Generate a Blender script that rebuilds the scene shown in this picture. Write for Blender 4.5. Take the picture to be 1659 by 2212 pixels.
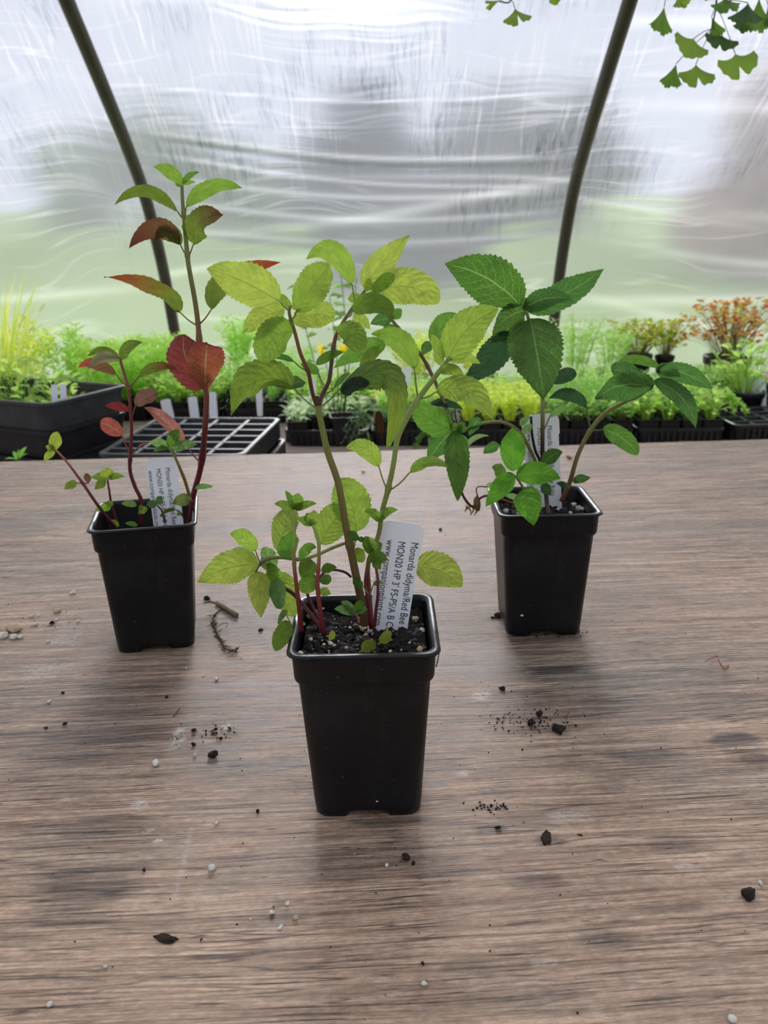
import bpy, bmesh, math, random
import numpy as np
from mathutils import Vector, Matrix
for o in list(bpy.data.objects): bpy.data.objects.remove(o)
S = bpy.context.scene; COL = S.collection
R = math.radians
random.seed(7); rng = np.random.default_rng(7)

# ------------------------------------------------------------------ camera
IW, IH, F = 1659, 2212, 1860.4
PITCH, ROLL, CH = .3147, .0183, .3504
CX, CY = 829.5, 1106.0
FW = np.array([0, math.cos(PITCH), -math.sin(PITCH)])
UP0 = np.array([0, math.sin(PITCH), math.cos(PITCH)]); RT0 = np.array([1.0, 0, 0])
RX = RT0*math.cos(ROLL) - UP0*math.sin(ROLL); UY = RT0*math.sin(ROLL) + UP0*math.cos(ROLL)
cam = bpy.data.cameras.new('camera'); co = bpy.data.objects.new('camera', cam); COL.objects.link(co)
M4 = Matrix(((RX[0], UY[0], -FW[0], 0), (RX[1], UY[1], -FW[1], 0), (RX[2], UY[2], -FW[2], CH), (0, 0, 0, 1)))
co.matrix_world = M4
cam.sensor_fit = 'VERTICAL'; cam.sensor_height = 36; cam.lens = 36*F/IH; cam.clip_start = .01; cam.clip_end = 300
cam.dof.use_dof = True; cam.dof.focus_distance = .56; cam.dof.aperture_fstop = 15
S.camera = co
# ------------------------------------------------------------------ daylight
wd = bpy.data.worlds.new('overcast_sky'); S.world = wd; wd.use_nodes = True
nt = wd.node_tree; nt.nodes.clear()
wo = nt.nodes.new('ShaderNodeOutputWorld'); wb = nt.nodes.new('ShaderNodeBackground')
tc = nt.nodes.new('ShaderNodeTexCoord'); sx = nt.nodes.new('ShaderNodeSeparateXYZ'); cr = nt.nodes.new('ShaderNodeValToRGB')
nt.links.new(tc.outputs['Generated'], sx.inputs[0]); nt.links.new(sx.outputs['Z'], cr.inputs[0]); nt.links.new(cr.outputs[0], wb.inputs[0])
cr.color_ramp.elements[0].position = 0; cr.color_ramp.elements[0].color = (.82, .84, .92, 1)
cr.color_ramp.elements[1].position = 1; cr.color_ramp.elements[1].color = (.90, .91, 1.0, 1)
wb.inputs[1].default_value = 1.25
nt.links.new(wb.outputs[0], wo.inputs[0])
sl = bpy.data.lights.new('sun', 'SUN'); sl.energy = 3.2; sl.angle = R(14); sl.color = (1, .95, .9)
so = bpy.data.objects.new('sun', sl); COL.objects.link(so)
so.rotation_euler = Vector((.03, -1, -.50)).to_track_quat('-Z', 'Y').to_euler()
S.view_settings.view_transform = 'Standard'; S.view_settings.look = 'None'; S.view_settings.gamma = 1
S.view_settings.exposure = -.02
S.view_settings.use_curve_mapping = False

# ------------------------------------------------------------------ helpers
def ray(px, py):
    d = FW + RX*(px-CX)/F + UY*(CY-py)/F
    return d
def P(px, py, Y):                                  # the point seen at a pixel, Y metres ahead
    d = ray(px, py); return np.array([0, 0, CH]) + d*(Y/d[1])
def G(px, py, h=0.0):                              # the point seen at a pixel, on the level h
    d = ray(px, py); return np.array([0, 0, CH]) + d*((h-CH)/d[2])
def mm_px(p):                                      # metres per pixel at a point
    return float((np.asarray(p)-np.array([0, 0, CH]))@FW)/F
def nrm(v): v = np.asarray(v, float); return v/(np.linalg.norm(v)+1e-12)

class MB:
    def __init__(s): s.v = []; s.f = []; s.mi = []; s.c = []; s.uv = []
    def add(s, V, Fc, col=(1, 1, 1, 0), uv=None, mi=0):
        b = sum(len(x) for x in s.v); V = np.asarray(V, float); s.v.append(V)
        for f in Fc: s.f.append(tuple(i+b for i in f)); s.mi.append(mi)
        c = np.asarray(col, float)
        if c.ndim == 1: c = np.tile(c, (len(V), 1))
        s.c.append(c); s.uv.append(np.zeros((len(V), 2)) if uv is None else np.asarray(uv, float))
    def build(s, name, mats, parent=None, smooth=True, loc=None):
        me = bpy.data.meshes.new(name)
        V = np.concatenate(s.v)
        if loc is not None: V = V-np.asarray(loc)
        me.from_pydata(V.tolist(), [], s.f)
        if not isinstance(mats, (list, tuple)): mats = [mats]
        for m in mats: me.materials.append(m)
        C = np.concatenate(s.c); U = np.concatenate(s.uv)
        ca = me.color_attributes.new('Col', 'FLOAT_COLOR', 'POINT'); ca.data.foreach_set('color', C.astype(np.float32).ravel())
        li = np.empty(len(me.loops), np.int32); me.loops.foreach_get('vertex_index', li)
        ul = me.uv_layers.new(name='UVMap'); ul.data.foreach_set('uv', U[li].astype(np.float32).ravel())
        me.polygons.foreach_set('material_index', np.array(s.mi, np.int32))
        if smooth: me.polygons.foreach_set('use_smooth', np.ones(len(me.polygons), bool))
        me.update()
        o = bpy.data.objects.new(name, me); COL.objects.link(o)
        if parent is not None: o.parent = parent
        if loc is not None: o.location = loc
        return o
def tag(o, label=None, cat=None, group=None, kind=None):
    if label: o['label'] = label
    if cat: o['category'] = cat
    if group: o['group'] = group
    if kind: o['kind'] = kind
    return o
def empty(name, loc=(0, 0, 0), rz=0):
    o = bpy.data.objects.new(name, None); COL.objects.link(o); o.location = loc; o.rotation_euler = (0, 0, rz)
    o.empty_display_size = .02; return o
def copy_tree(o, parent=None):
    c = o.copy(); COL.objects.link(c); c.parent = parent
    for ch in list(o.children): copy_tree(ch, c)
    return c
def grid_faces(n, m, closed=False, off=0):
    fs = []
    mm = m if closed else m-1
    for i in range(n-1):
        for j in range(mm):
            a = i*m+j; b = i*m+(j+1) % m
            fs.append((a+off, b+off, b+m+off, a+m+off))
    return fs
def catmull(P_, n=8):
    P_ = np.asarray(P_, float)
    if len(P_) < 3:
        return np.array([P_[0]+(P_[1]-P_[0])*t for t in np.linspace(0, 1, n+1)])
    Q = np.vstack([2*P_[0]-P_[1], P_, 2*P_[-1]-P_[-2]]); out = []
    for i in range(1, len(Q)-2):
        for t in np.linspace(0, 1, n, endpoint=False):
            a, b, c, d = Q[i-1], Q[i], Q[i+1], Q[i+2]
            out.append(.5*((2*b)+(-a+c)*t+(2*a-5*b+4*c-d)*t*t+(-a+3*b-3*c+d)*t**3))
    out.append(P_[-1]); return np.array(out)
def tube(mb, pts, rad, col, seg=8, mi=0, n=6, smooth=True, knots=()):
    p = catmull(pts, n) if smooth else np.asarray(pts, float)
    k = len(p); t = np.linspace(0, 1, k)
    rad = np.interp(t, np.linspace(0, 1, len(np.atleast_1d(rad))), np.atleast_1d(rad))
    for kt in knots: rad = rad*(1+.35*np.exp(-((t-kt)/.012)**2))
    c = np.atleast_2d(np.asarray(col, float)); cc = np.array([[np.interp(x, np.linspace(0, 1, len(c)), c[:, j]) for j in range(4)] for x in t])
    T = np.gradient(p, axis=0); V = []; ref = np.array([.3, .9, .1])
    for i in range(k):
        tt = nrm(T[i]); a = nrm(np.cross(tt, ref)); b = np.cross(tt, a)
        for j in range(seg):
            th = 2*math.pi*j/seg; V.append(p[i]+rad[i]*(a*math.cos(th)+b*math.sin(th)))
    fs = grid_faces(k, seg, True)
    V.append(p[0]); V.append(p[-1]); q = k*seg
    for j in range(seg):
        fs.append((q, (j+1) % seg, j)); fs.append((q+1, (k-1)*seg+j, (k-1)*seg+(j+1) % seg))
    mb.add(V, fs, np.vstack([np.repeat(cc, seg, axis=0), cc[:1], cc[-1:]]), None, mi)
def box(mb, lo, hi, col=(1, 1, 1, 0), mi=0, M=None):
    V = np.array([[x, y, z] for x in (lo[0], hi[0]) for y in (lo[1], hi[1]) for z in (lo[2], hi[2])])
    if M is not None: V = np.array([M(v) for v in V])
    mb.add(V, [(0, 1, 3, 2), (4, 6, 7, 5), (0, 4, 5, 1), (2, 3, 7, 6), (0, 2, 6, 4), (1, 5, 7, 3)], col, None, mi)
def lump(mb, c, r, col, jag=.25, sub=1, sc=(1, 1, 1)):
    bm = bmesh.new(); bmesh.ops.create_icosphere(bm, subdivisions=sub, radius=1)
    V = np.array([v.co[:] for v in bm.verts]); fs = [tuple(v.index for v in f.verts) for f in bm.faces]; bm.free()
    kk = rng.normal(size=(2, 3))*2.2; V = V*(1+jag*.9*np.sin(V@kk[0]+1)[:, None]+jag*.6*np.sin(V@kk[1]*1.7)[:, None])
    V = V*(1+(.5 if sub > 2 else 1)*jag*rng.standard_normal((len(V), 1)).clip(-1.5, 1.5))*np.array(sc)*r+np.asarray(c)
    mb.add(V, fs, col)

# ------------------------------------------------------------------ materials
class N:
    def __init__(s, name):
        s.m = bpy.data.materials.new(name); s.m.use_nodes = True; s.t = s.m.node_tree; s.t.nodes.clear(); s.out = s('OutputMaterial')
    def __call__(s, typ, **kw):
        n = s.t.nodes.new('ShaderNode'+typ)
        for k, v in kw.items():
            if k.startswith('i_'):
                key = k[2:]; key = int(key) if key.isdigit() else key.replace('_', ' ')
                s.set(n.inputs[key], v)
            else: setattr(n, k, v)
        return n
    def set(s, inp, v):
        if isinstance(v, bpy.types.NodeSocket): s.t.links.new(v, inp)
        elif isinstance(v, bpy.types.Node): s.t.links.new(v.outputs[0], inp)
        else: inp.default_value = v
    def math(s, op, a, b=0.0, c=0.0, clamp=False):
        n = s.t.nodes.new('ShaderNodeMath'); n.operation = op; n.use_clamp = clamp
        s.set(n.inputs[0], a); s.set(n.inputs[1], b); s.set(n.inputs[2], c); return n.outputs[0]
    def mix(s, f, a, b, bt='MIX'):
        n = s.t.nodes.new('ShaderNodeMix'); n.data_type = 'RGBA'; n.blend_type = bt; n.clamp_factor = True
        s.set(n.inputs[0], f)
        for i, v in ((6, a), (7, b)):
            if isinstance(v, tuple) and len(v) == 3: v = v+(1,)
            s.set(n.inputs[i], v)
        return n.outputs[2]
    def noise(s, vec, scale=1, detail=3, rough=.5, dist=0):
        n = s('TexNoise'); s.set(n.inputs['Vector'], vec); n.inputs['Scale'].default_value = scale; n.inputs['Detail'].default_value = detail
        n.inputs['Roughness'].default_value = rough; n.inputs['Distortion'].default_value = dist; return n.outputs[0]
    def mapv(s, vec, scale=(1, 1, 1), loc=(0, 0, 0)):
        n = s('Mapping'); s.set(n.inputs[0], vec); n.inputs['Scale'].default_value = scale; n.inputs['Location'].default_value = loc; return n.outputs[0]
    def ramp(s, f, lo, hi, clamp=True):
        n = s('MapRange'); s.set(n.inputs[0], f); n.inputs[1].default_value = lo; n.inputs[2].default_value = hi; n.clamp = clamp; return n.outputs[0]
    def pr(s, **kw):
        n = s('BsdfPrincipled')
        for k, v in kw.items(): s.set(n.inputs[k.replace('_', ' ')], v)
        return n
    def done(s, sh): s.set(s.out.inputs[0], sh); return s.m

def simple(name, col, rough=.6, spec=.5, bump=0, bscale=300, trans=0, var=0):
    n = N(name); tcn = n('TexCoord').outputs['Object']
    c = col+(1,) if len(col) == 3 else col
    if var: c = n.mix(n.noise(tcn, bscale*.3, 3), tuple(x*(1-var) for x in col[:3]), tuple(min(1, x*(1+var)) for x in col[:3]))
    p = n.pr(Base_Color=c, Roughness=rough); p.inputs['Specular IOR Level'].default_value = spec
    if bump:
        b = n('Bump'); b.inputs['Strength'].default_value = bump; b.inputs['Distance'].default_value = .001
        n.set(b.inputs['Height'], n.noise(tcn, bscale, 4)); n.set(p.inputs['Normal'], b)
    return n.done(p)

def make_leaf_mat(name='leaf_tissue', rough=.29, tk=1.0):
    n = N(name); a = n('VertexColor'); a.layer_name = 'Col'; uv = n('UVMap'); sp = n('SeparateXYZ'); n.set(sp.inputs[0], uv)
    u, v = sp.outputs[0], sp.outputs[1]
    av = n.math('ABSOLUTE', n.math('SUBTRACT', v, .5)); av = n.math('MULTIPLY', av, 2.0)
    wob = n.math('MULTIPLY', n.math('SUBTRACT', n.noise(n.mapv(uv, (9, 9, 9)), 1, 2), .5), .35)
    ph = n.math('ADD', n.math('MULTIPLY', u, 8.0), n.math('MULTIPLY', n.math('POWER', av, 1.2), -2.3)); ph = n.math('ADD', ph, wob)
    fr = n.math('ABSOLUTE', n.math('SUBTRACT', n.math('FRACT', ph), .5))      # 0.5 on vein
    lat = n.ramp(fr, .455, .495)
    midr = n.ramp(av, .05, .015)
    veins = n.math('MAXIMUM', lat, midr)
    ret = n('TexVoronoi'); ret.feature = 'DISTANCE_TO_EDGE'; n.set(ret.inputs['Vector'], n.mapv(uv, (26, 22, 1))); ret.inputs['Scale'].default_value = 1
    fine = n.ramp(ret.outputs['Distance'], .09, .0)
    tot = n.math('MAXIMUM', veins, n.math('MULTIPLY', fine, .35))
    vs = n.math('MULTIPLY', tot, a.outputs['Alpha'])
    patch = n.noise(n.mapv(uv, (5, 4, 1)), 1.0, 4)
    base = n.mix(n.ramp(patch, .3, .75), n.mix(1, a.outputs[0], (.78, .80, .75), 'MULTIPLY'), n.mix(1, a.outputs[0], (1.2, 1.16, 1.1), 'MULTIPLY'))
    vcol = n.mix(n.ramp(a.outputs['Alpha'], .5, .8), n.mix(1, base, (.50, .62, .5), 'MULTIPLY'), n.mix(.5, base, (.50, .60, .30)))
    col = n.mix(n.math('MULTIPLY', n.math('MINIMUM', n.math('ADD', vs, n.math('MULTIPLY', tot, .25)), 1.0), .62), base, vcol)
    trc = n.mix(1, col, (1.85*tk, 2.05*tk, 1.45*tk), 'MULTIPLY')
    hgt = n.math('ADD', n.math('MULTIPLY', veins, -.8), n.math('MULTIPLY', n.math('ADD', fr, n.math('MULTIPLY', fine, -.2)), -1.0))
    b = n('Bump'); b.inputs['Strength'].default_value = .8; b.inputs['Distance'].default_value = .0016; n.set(b.inputs['Height'], hgt)
    p = n.pr(Base_Color=col, Roughness=rough); n.set(p.inputs['Normal'], b); p.inputs['Specular IOR Level'].default_value = .45
    t = n('BsdfTranslucent'); n.set(t.inputs[0], trc); n.set(t.inputs['Normal'], b)
    m = n('MixShader'); m.inputs[0].default_value = .57; n.set(m.inputs[1], p); n.set(m.inputs[2], t)
    return n.done(m)
M_leaf = make_leaf_mat()
def make_stem_mat():
    n = N('stem_skin'); a = n('VertexColor'); a.layer_name = 'Col'
    t = n('TexCoord').outputs['Object']; nz = n.noise(n.mapv(t, (500, 500, 60)), 1, 3)
    c = n.mix(nz, n.mix(1, a.outputs[0], (.75, .75, .75), 'MULTIPLY'), n.mix(1, a.outputs[0], (1.25, 1.25, 1.25), 'MULTIPLY'))
    p = n.pr(Base_Color=c, Roughness=.4); p.inputs['Subsurface Weight'].default_value = .0
    tr = n('BsdfTranslucent'); n.set(tr.inputs[0], c); m = n('MixShader'); m.inputs[0].default_value = .2; n.set(m.inputs[1], p); n.set(m.inputs[2], tr)
    return n.done(m)
M_stem = make_stem_mat()
M_far = None
def make_far_mat():
    n = N('seedling_foliage'); a = n('VertexColor'); a.layer_name = 'Col'
    p = n.pr(Base_Color=a.outputs[0], Roughness=.5)
    t = n('BsdfTranslucent'); n.set(t.inputs[0], n.mix(1, a.outputs[0], (1.75, 1.75, 1.6), 'MULTIPLY'))
    m = n('MixShader'); m.inputs[0].default_value = .62; n.set(m.inputs[1], p); n.set(m.inputs[2], t)
    return n.done(m)
M_far = make_far_mat()

def make_pot_mat(name, col, rough):
    n = N(name); t = n('TexCoord').outputs['Object']
    big = n.noise(t, 25, 4); spk = n.noise(t, 700, 2)
    smear = n.noise(n.mapv(t, (60, 60, 14)), 1, 4)
    c = n.mix(n.ramp(big, .45, .8), col, tuple(x*1.6+.004 for x in col))
    c = n.mix(n.math('MULTIPLY', n.ramp(spk, .735, .76), .5), c, (.28, .26, .23))
    c = n.mix(n.math('MULTIPLY', n.ramp(smear, .58, .75), .25), c, (.05, .045, .04))
    p = n.pr(Base_Color=c, Roughness=n.ramp(n.ramp(big, .3, .7), -1.0, 1.6)); p.inputs['Roughness'].default_value = rough
    n.t.links.remove(p.inputs['Roughness'].links[0]); p.inputs['Roughness'].default_value = rough
    p.inputs['Specular IOR Level'].default_value = .33
    b = n('Bump'); b.inputs['Strength'].default_value = .25; b.inputs['Distance'].default_value = .0006; n.set(b.inputs['Height'], n.math('ADD', n.noise(t, 240, 3), big)); n.set(p.inputs['Normal'], b)
    return n.done(p)
M_pot = make_pot_mat('black_plastic', (.0042, .0045, .0058), .36)
M_tray = make_pot_mat('black_tray_plastic', (.012, .012, .013), .33)
M_grey_tray = make_pot_mat('scuffed_tray_plastic', (.035, .035, .037), .36)
M_label = simple('white_label_plastic', (.80, .80, .82), .42, .4, .05, 200)
M_ink = simple('label_ink', (.03, .03, .035), .6)
M_pipe = simple('dark_steel_pipe', (.055, .043, .035), .42, .5, .2, 60, var=.45)
M_perl = simple('perlite', (.74, .70, .60), .85, .3, .8, 900, var=.18)
M_perl_tan = simple('stained_perlite', (.55, .42, .26), .85, .3, .8, 900, var=.35)
M_crumb = simple('soil_crumb', (.030, .020, .014), .9, .2, .9, 800, var=.5)
M_twig = simple('dry_twig', (.26, .19, .11), .8, .2, .8, 500, var=.5)
M_root = simple('dry_root', (.11, .075, .045), .9, .2, .3, 500, var=.4)
M_brown = simple('dry_leaf', (.30, .13, .075), .6, .3, .3, 300, var=.3)
M_white = simple('seedling_label_white', (.78, .78, .80), .5, .3)
def make_soil():
    n = N('potting_soil'); t = n('TexCoord').outputs['Object']
    a = n.noise(t, 260, 5, .7); b_ = n.noise(t, 60, 3)
    c = n.mix(n.ramp(a, .35, .75), (.004, .003, .002), (.030, .020, .013)); c = n.mix(n.ramp(b_, .4, .7), c, n.mix(.5, c, (.012, .009, .008)))
    c = n.mix(n.ramp(n.noise(t, 900, 1), .74, .77), c, (.5, .42, .3))
    p = n.pr(Base_Color=c, Roughness=.8); p.inputs['Specular IOR Level'].default_value = .35
    b = n('Bump'); b.inputs['Strength'].default_value = 1; b.inputs['Distance'].default_value = .002; n.set(b.inputs['Height'], a); n.set(p.inputs['Normal'], b)
    return n.done(p)
M_soil = make_soil()

def make_wood():
    n = N('weathered_plywood'); t = n('TexCoord').outputs['Object']
    at = n('VertexColor'); at.layer_name = 'Col'          # R: dark stains and patches, G: pale scuff, B: rusty tint
    sc = n('SeparateColor'); n.set(sc.inputs[0], at.outputs[0])
    sx = n('SeparateXYZ'); n.set(sx.inputs[0], t); x, y = sx.outputs[0], sx.outputs[1]
    w1 = n.math('MULTIPLY', n.math('SUBTRACT', n.noise(n.mapv(t, (2.2, 5, 1)), 1, 2), .5), .022)
    w2 = n.math('MULTIPLY', n.math('SUBTRACT', n.noise(n.mapv(t, (14, 30, 1)), 1, 2), .5), .0014)
    y2 = n.math('ADD', y, n.math('ADD', w1, w2)); cv = n('CombineXYZ'); n.set(cv.inputs[0], x); n.set(cv.inputs[1], y2); g = cv.outputs[0]
    f1 = n.noise(n.mapv(g, (17, 680, 1)), 1, 3, .6)
    f2 = n.noise(n.mapv(g, (9, 270, 1)), 1, 4, .6)
    f3 = n.noise(n.mapv(g, (4, 80, 1)), 1, 3)
    f4 = n.noise(n.mapv(g, (50, 1000, 1)), 1, 2, .6)
    broad = n.noise(n.mapv(t, (4, 9, 1)), 1, 5, .6)
    blot = n.noise(n.mapv(t, (26, 100, 1)), 1, 5, .65)
    gr = n.math('ADD', n.math('MULTIPLY', f1, .35), n.math('MULTIPLY', f2, .4)); gr = n.math('ADD', gr, n.math('MULTIPLY', f3, .25))
    gv = n.ramp(gr, .40, .60)
    pink = n.mix(gv, (.17, .108, .072), (.60, .43, .32))
    grey = n.mix(gv, (.085, .068, .054), (.41, .335, .265))
    near_tan = n.ramp(n.math('ADD', y, n.math('MULTIPLY', n.math('SUBTRACT', broad, .5), .5)), .62, .38)      # lighter, tanner wood towards the near edge
    pink = n.mix(n.math('MULTIPLY', near_tan, .75), pink, n.mix(gv, (.24, .155, .105), (.70, .51, .375)))
    c = n.mix(n.math('SUBTRACT', n.ramp(broad, .38, .66), n.math('MULTIPLY', near_tan, .55), 0, True), pink, grey)
    c = n.mix(n.math('MULTIPLY', n.ramp(blot, .50, .68), .55), c, n.mix(.7, c, (.055, .042, .034)))
    c = n.mix(n.math('MULTIPLY', n.ramp(f4, .58, .68), .6), c, (.56, .46, .37))       # pale raised fibres
    crk = n.math('MULTIPLY', n.ramp(n.math('ABSOLUTE', n.math('SUBTRACT', f3, .5)), .012, .0), n.ramp(f2, .42, .60))
    crk2 = n.ramp(f1, .40, .32)
    c = n.mix(n.math('MULTIPLY', crk, .8), c, (.03, .02, .016)); c = n.mix(n.math('MULTIPLY', crk2, .75), c, (.045, .03, .024))
    c = n.mix(n.math('MULTIPLY', sc.outputs[0], n.math('ADD', .85, n.math('MULTIPLY', gv, -.2))), c, n.mix(gv, (.022, .018, .016), (.085, .07, .06)))
    c = n.mix(n.math('MULTIPLY', sc.outputs[2], .6), c, n.mix(gv, (.08, .035, .02), (.22, .11, .07)))
    c = n.mix(n.math('MULTIPLY', sc.outputs[1], n.ramp(n.noise(t, 260, 4, .7), .36, .60)), c, (.72, .68, .64))
    f5 = n.noise(n.mapv(g, (1.3, 30, 1), (2, 5, 0)), 1, 3, .55); brk = n.ramp(n.noise(n.mapv(t, (12, 20, 1)), 1, 3), .40, .52)
    split = n.math('MULTIPLY', n.ramp(n.math('ABSOLUTE', n.math('SUBTRACT', f5, .47)), .007, .001), brk); edge = n.math('MULTIPLY', n.ramp(n.math('ABSOLUTE', n.math('SUBTRACT', f5, .487)), .010, .002), brk)
    c = n.mix(n.math('MULTIPLY', edge, .3), c, (.62, .47, .33)); c = n.mix(n.math('MULTIPLY', split, .62), c, (.022, .014, .010))
    c = n.mix(1, c, (.95, .925, .86), 'MULTIPLY')
    mot = n.noise(n.mapv(t, (150, 330, 1)), 1, 4, .7); c = n.mix(n.ramp(mot, .30, .70), n.mix(1, c, (.72, .71, .70), 'MULTIPLY'), n.mix(1, c, (1.24, 1.24, 1.24), 'MULTIPLY'))
    # scratches
    for k, (ang, s) in enumerate(((1.2, 9), (-.9, 7), (.5, 8))):
        mp = n('Mapping'); n.set(mp.inputs[0], t); mp.inputs['Rotation'].default_value = (0, 0, ang); mp.inputs['Scale'].default_value = (s, s*16, 1); mp.inputs['Location'].default_value = (k*3.3, k, 0)
        q = n.noise(mp.outputs[0], 1, 2); l = n.ramp(n.math('ABSOLUTE', n.math('SUBTRACT', q, .5)), .007, .0)
        msk = n.ramp(n.noise(n.mapv(t, (7, 7, 1), (k*5, 2, 0)), 1, 3), .54, .66)
        c = n.mix(n.math('MULTIPLY', n.math('MULTIPLY', l, msk), .4), c, (.58, .50, .44))
    spk = n.noise(t, 420, 3, .6); c = n.mix(n.math('MULTIPLY', n.ramp(spk, .70, .74), .8), c, (.03, .02, .015))
    rg = n.math('ADD', .50, n.math('MULTIPLY', gv, .12)); rg = n.math('SUBTRACT', rg, n.math('MULTIPLY', sc.outputs[0], .12))
    p = n.pr(Base_Color=c, Roughness=rg); p.inputs['Specular IOR Level'].default_value = .27
    b = n('Bump'); b.inputs['Strength'].default_value = .55; b.inputs['Distance'].default_value = .0012
    n.set(b.inputs['Height'], n.math('ADD', n.math('ADD', gr, n.math('MULTIPLY', crk, -.4)), n.math('MULTIPLY', crk2, -.5))); n.set(p.inputs['Normal'], b)
    return n.done(p)
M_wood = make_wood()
def make_backwood():
    n = N('bare_bench_boards'); t = n('TexCoord').outputs['Object']
    g = n.noise(n.mapv(t, (3, 80, 1)), 1, 4); c = n.mix(n.ramp(g, .3, .7), (.22, .15, .12), (.46, .35, .29))
    return n.done(n.pr(Base_Color=c, Roughness=.7))
M_bwood = make_backwood()

TOPS = 1.30
def make_film():
    n = N('condensation_covered_film'); uv = n('UVMap').outputs[0]; at = n('VertexColor'); at.layer_name = 'Col'
    sc = n('SeparateColor'); n.set(sc.inputs[0], at.outputs[0])      # R crease line, G cloudy crease with painted sheen, B washed-clean track mask
    big = n.noise(n.mapv(uv, (1.3, 1.6, 1)), 1, 4)
    # drip tracks run down the film
    wob = n('CombineXYZ'); sp = n('SeparateXYZ'); n.set(sp.inputs[0], uv)
    xw = n.math('ADD', sp.outputs[0], n.math('MULTIPLY', n.math('SUBTRACT', n.noise(n.mapv(uv, (20, 9, 1)), 1, 3), .5), .02))
    n.set(wob.inputs[0], xw); n.set(wob.inputs[1], sp.outputs[1]); w = wob.outputs[0]
    d1 = n.noise(n.mapv(w, (26, 1.3, 1)), 1, 3, .6); d2 = n.noise(n.mapv(w, (55, 2.4, 1), (3, 1, 0)), 1, 3, .6)
    mk = n.ramp(n.noise(n.mapv(uv, (2.6, 2.2, 1), (1.7, 4, 0)), 1, 3), .46, .60)
    mk = n.math('MULTIPLY', mk, sc.outputs[2])
    tr1 = n.math('MULTIPLY', n.ramp(n.math('ABSOLUTE', n.math('SUBTRACT', d1, .52)), .022, .004), mk)
    tr2 = n.math('MULTIPLY', n.ramp(n.math('ABSOLUTE', n.math('SUBTRACT', d2, .5)), .03, .006), mk)
    track = n.math('MAXIMUM', tr1, n.math('MULTIPLY', tr2, .7))
    drops = n('TexVoronoi'); n.set(drops.inputs['Vector'], n.mapv(uv, (75, 75, 1))); drops.inputs['Scale'].default_value = 1
    dsp = n.math('MULTIPLY', n.ramp(drops.outputs['Distance'], .17, .10), n.ramp(n.noise(n.mapv(uv, (5, 4, 1)), 1, 3), .5, .62))
    # wrinkles run across between the hoops
    yw = n.math('ADD', sp.outputs[1], n.math('MULTIPLY', n.noise(n.mapv(uv, (1.1, 1.0, 1), (5, 0, 0)), 1, 2), .5))
    cw = n('CombineXYZ'); n.set(cw.inputs[0], sp.outputs[0]); n.set(cw.inputs[1], yw)
    wr = n.noise(n.mapv(cw.outputs[0], (1.0, 13, 1)), 1, 2, .5)
    wl = n.math('MULTIPLY', n.ramp(n.math('ABSOLUTE', n.math('SUBTRACT', wr, .5)), .03, .0), .35)
    wl = n.math('MULTIPLY', wl, n.ramp(n.noise(n.mapv(uv, (2, 2.4, 1), (8, 3, 0)), 1, 2), .42, .62))
    crease = n.math('MAXIMUM', wl, n.math('MULTIPLY', sc.outputs[1], 1.0))  # pale streaks: crease sheen painted into tint and scatter
    # milkiness: share of light the film scatters; creases and their painted sheen scatter more, washed tracks less
    milk = n.math('ADD', .27, n.math('MULTIPLY', n.math('SUBTRACT', big, .5), .25))
    milk = n.math('ADD', milk, n.math('MULTIPLY', crease, .30)); milk = n.math('SUBTRACT', milk, n.math('MULTIPLY', track, .16))
    milk = n.math('MINIMUM', n.math('MAXIMUM', milk, .12), .92)
    tint = n.mix(n.math('MULTIPLY', track, .55), (.64, .665, .72), (.40, .44, .53))
    d3 = n.noise(n.mapv(w, (34, .8, 1), (9, 2, 0)), 1, 2, .5)
    wt = n.math('MULTIPLY', n.ramp(n.math('ABSOLUTE', n.math('SUBTRACT', d3, .5)), .02, .003), n.ramp(sp.outputs[1], TOPS+.22, TOPS+.62)); wt = n.math('MULTIPLY', wt, n.ramp(n.noise(n.mapv(uv, (3, 1.2, 1), (2, 7, 0)), 1, 2), .42, .55))
    tint = n.mix(n.math('MULTIPLY', wt, .38), tint, (.97, .92, .92)); milk = n.math('ADD', milk, n.math('MULTIPLY', wt, .12))
    tint = n.mix(n.math('MULTIPLY', dsp, .25), tint, (.50, .53, .60)); tint = n.mix(n.math('MULTIPLY', sc.outputs[0], .8), tint, (.40, .43, .45)); tint = n.mix(crease, tint, (.93, .93, .97))
    b = n('Bump'); b.inputs['Strength'].default_value = .3; b.inputs['Distance'].default_value = .01; n.set(b.inputs['Height'], n.math('ADD', n.math('MULTIPLY', wr, 2.0), n.math('MULTIPLY', track, .1)))
    tl = n('BsdfTranslucent'); n.set(tl.inputs[0], tint); n.set(tl.inputs['Normal'], b)
    rf = n('BsdfRefraction'); rf.inputs['IOR'].default_value = 1.12; rf.inputs['Roughness'].default_value = .36; n.set(rf.inputs[0], tint); n.set(rf.inputs['Normal'], b)
    m = n('MixShader'); n.set(m.inputs[0], milk); n.set(m.inputs[1], rf); n.set(m.inputs[2], tl)
    gl = n('BsdfGlossy'); gl.inputs['Roughness'].default_value = .3; n.set(gl.inputs['Normal'], b)
    m2 = n('MixShader'); m2.inputs[0].default_value = .05; n.set(m2.inputs[1], m); n.set(m2.inputs[2], gl)
    return n.done(m2)
M_film = make_film()

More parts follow.
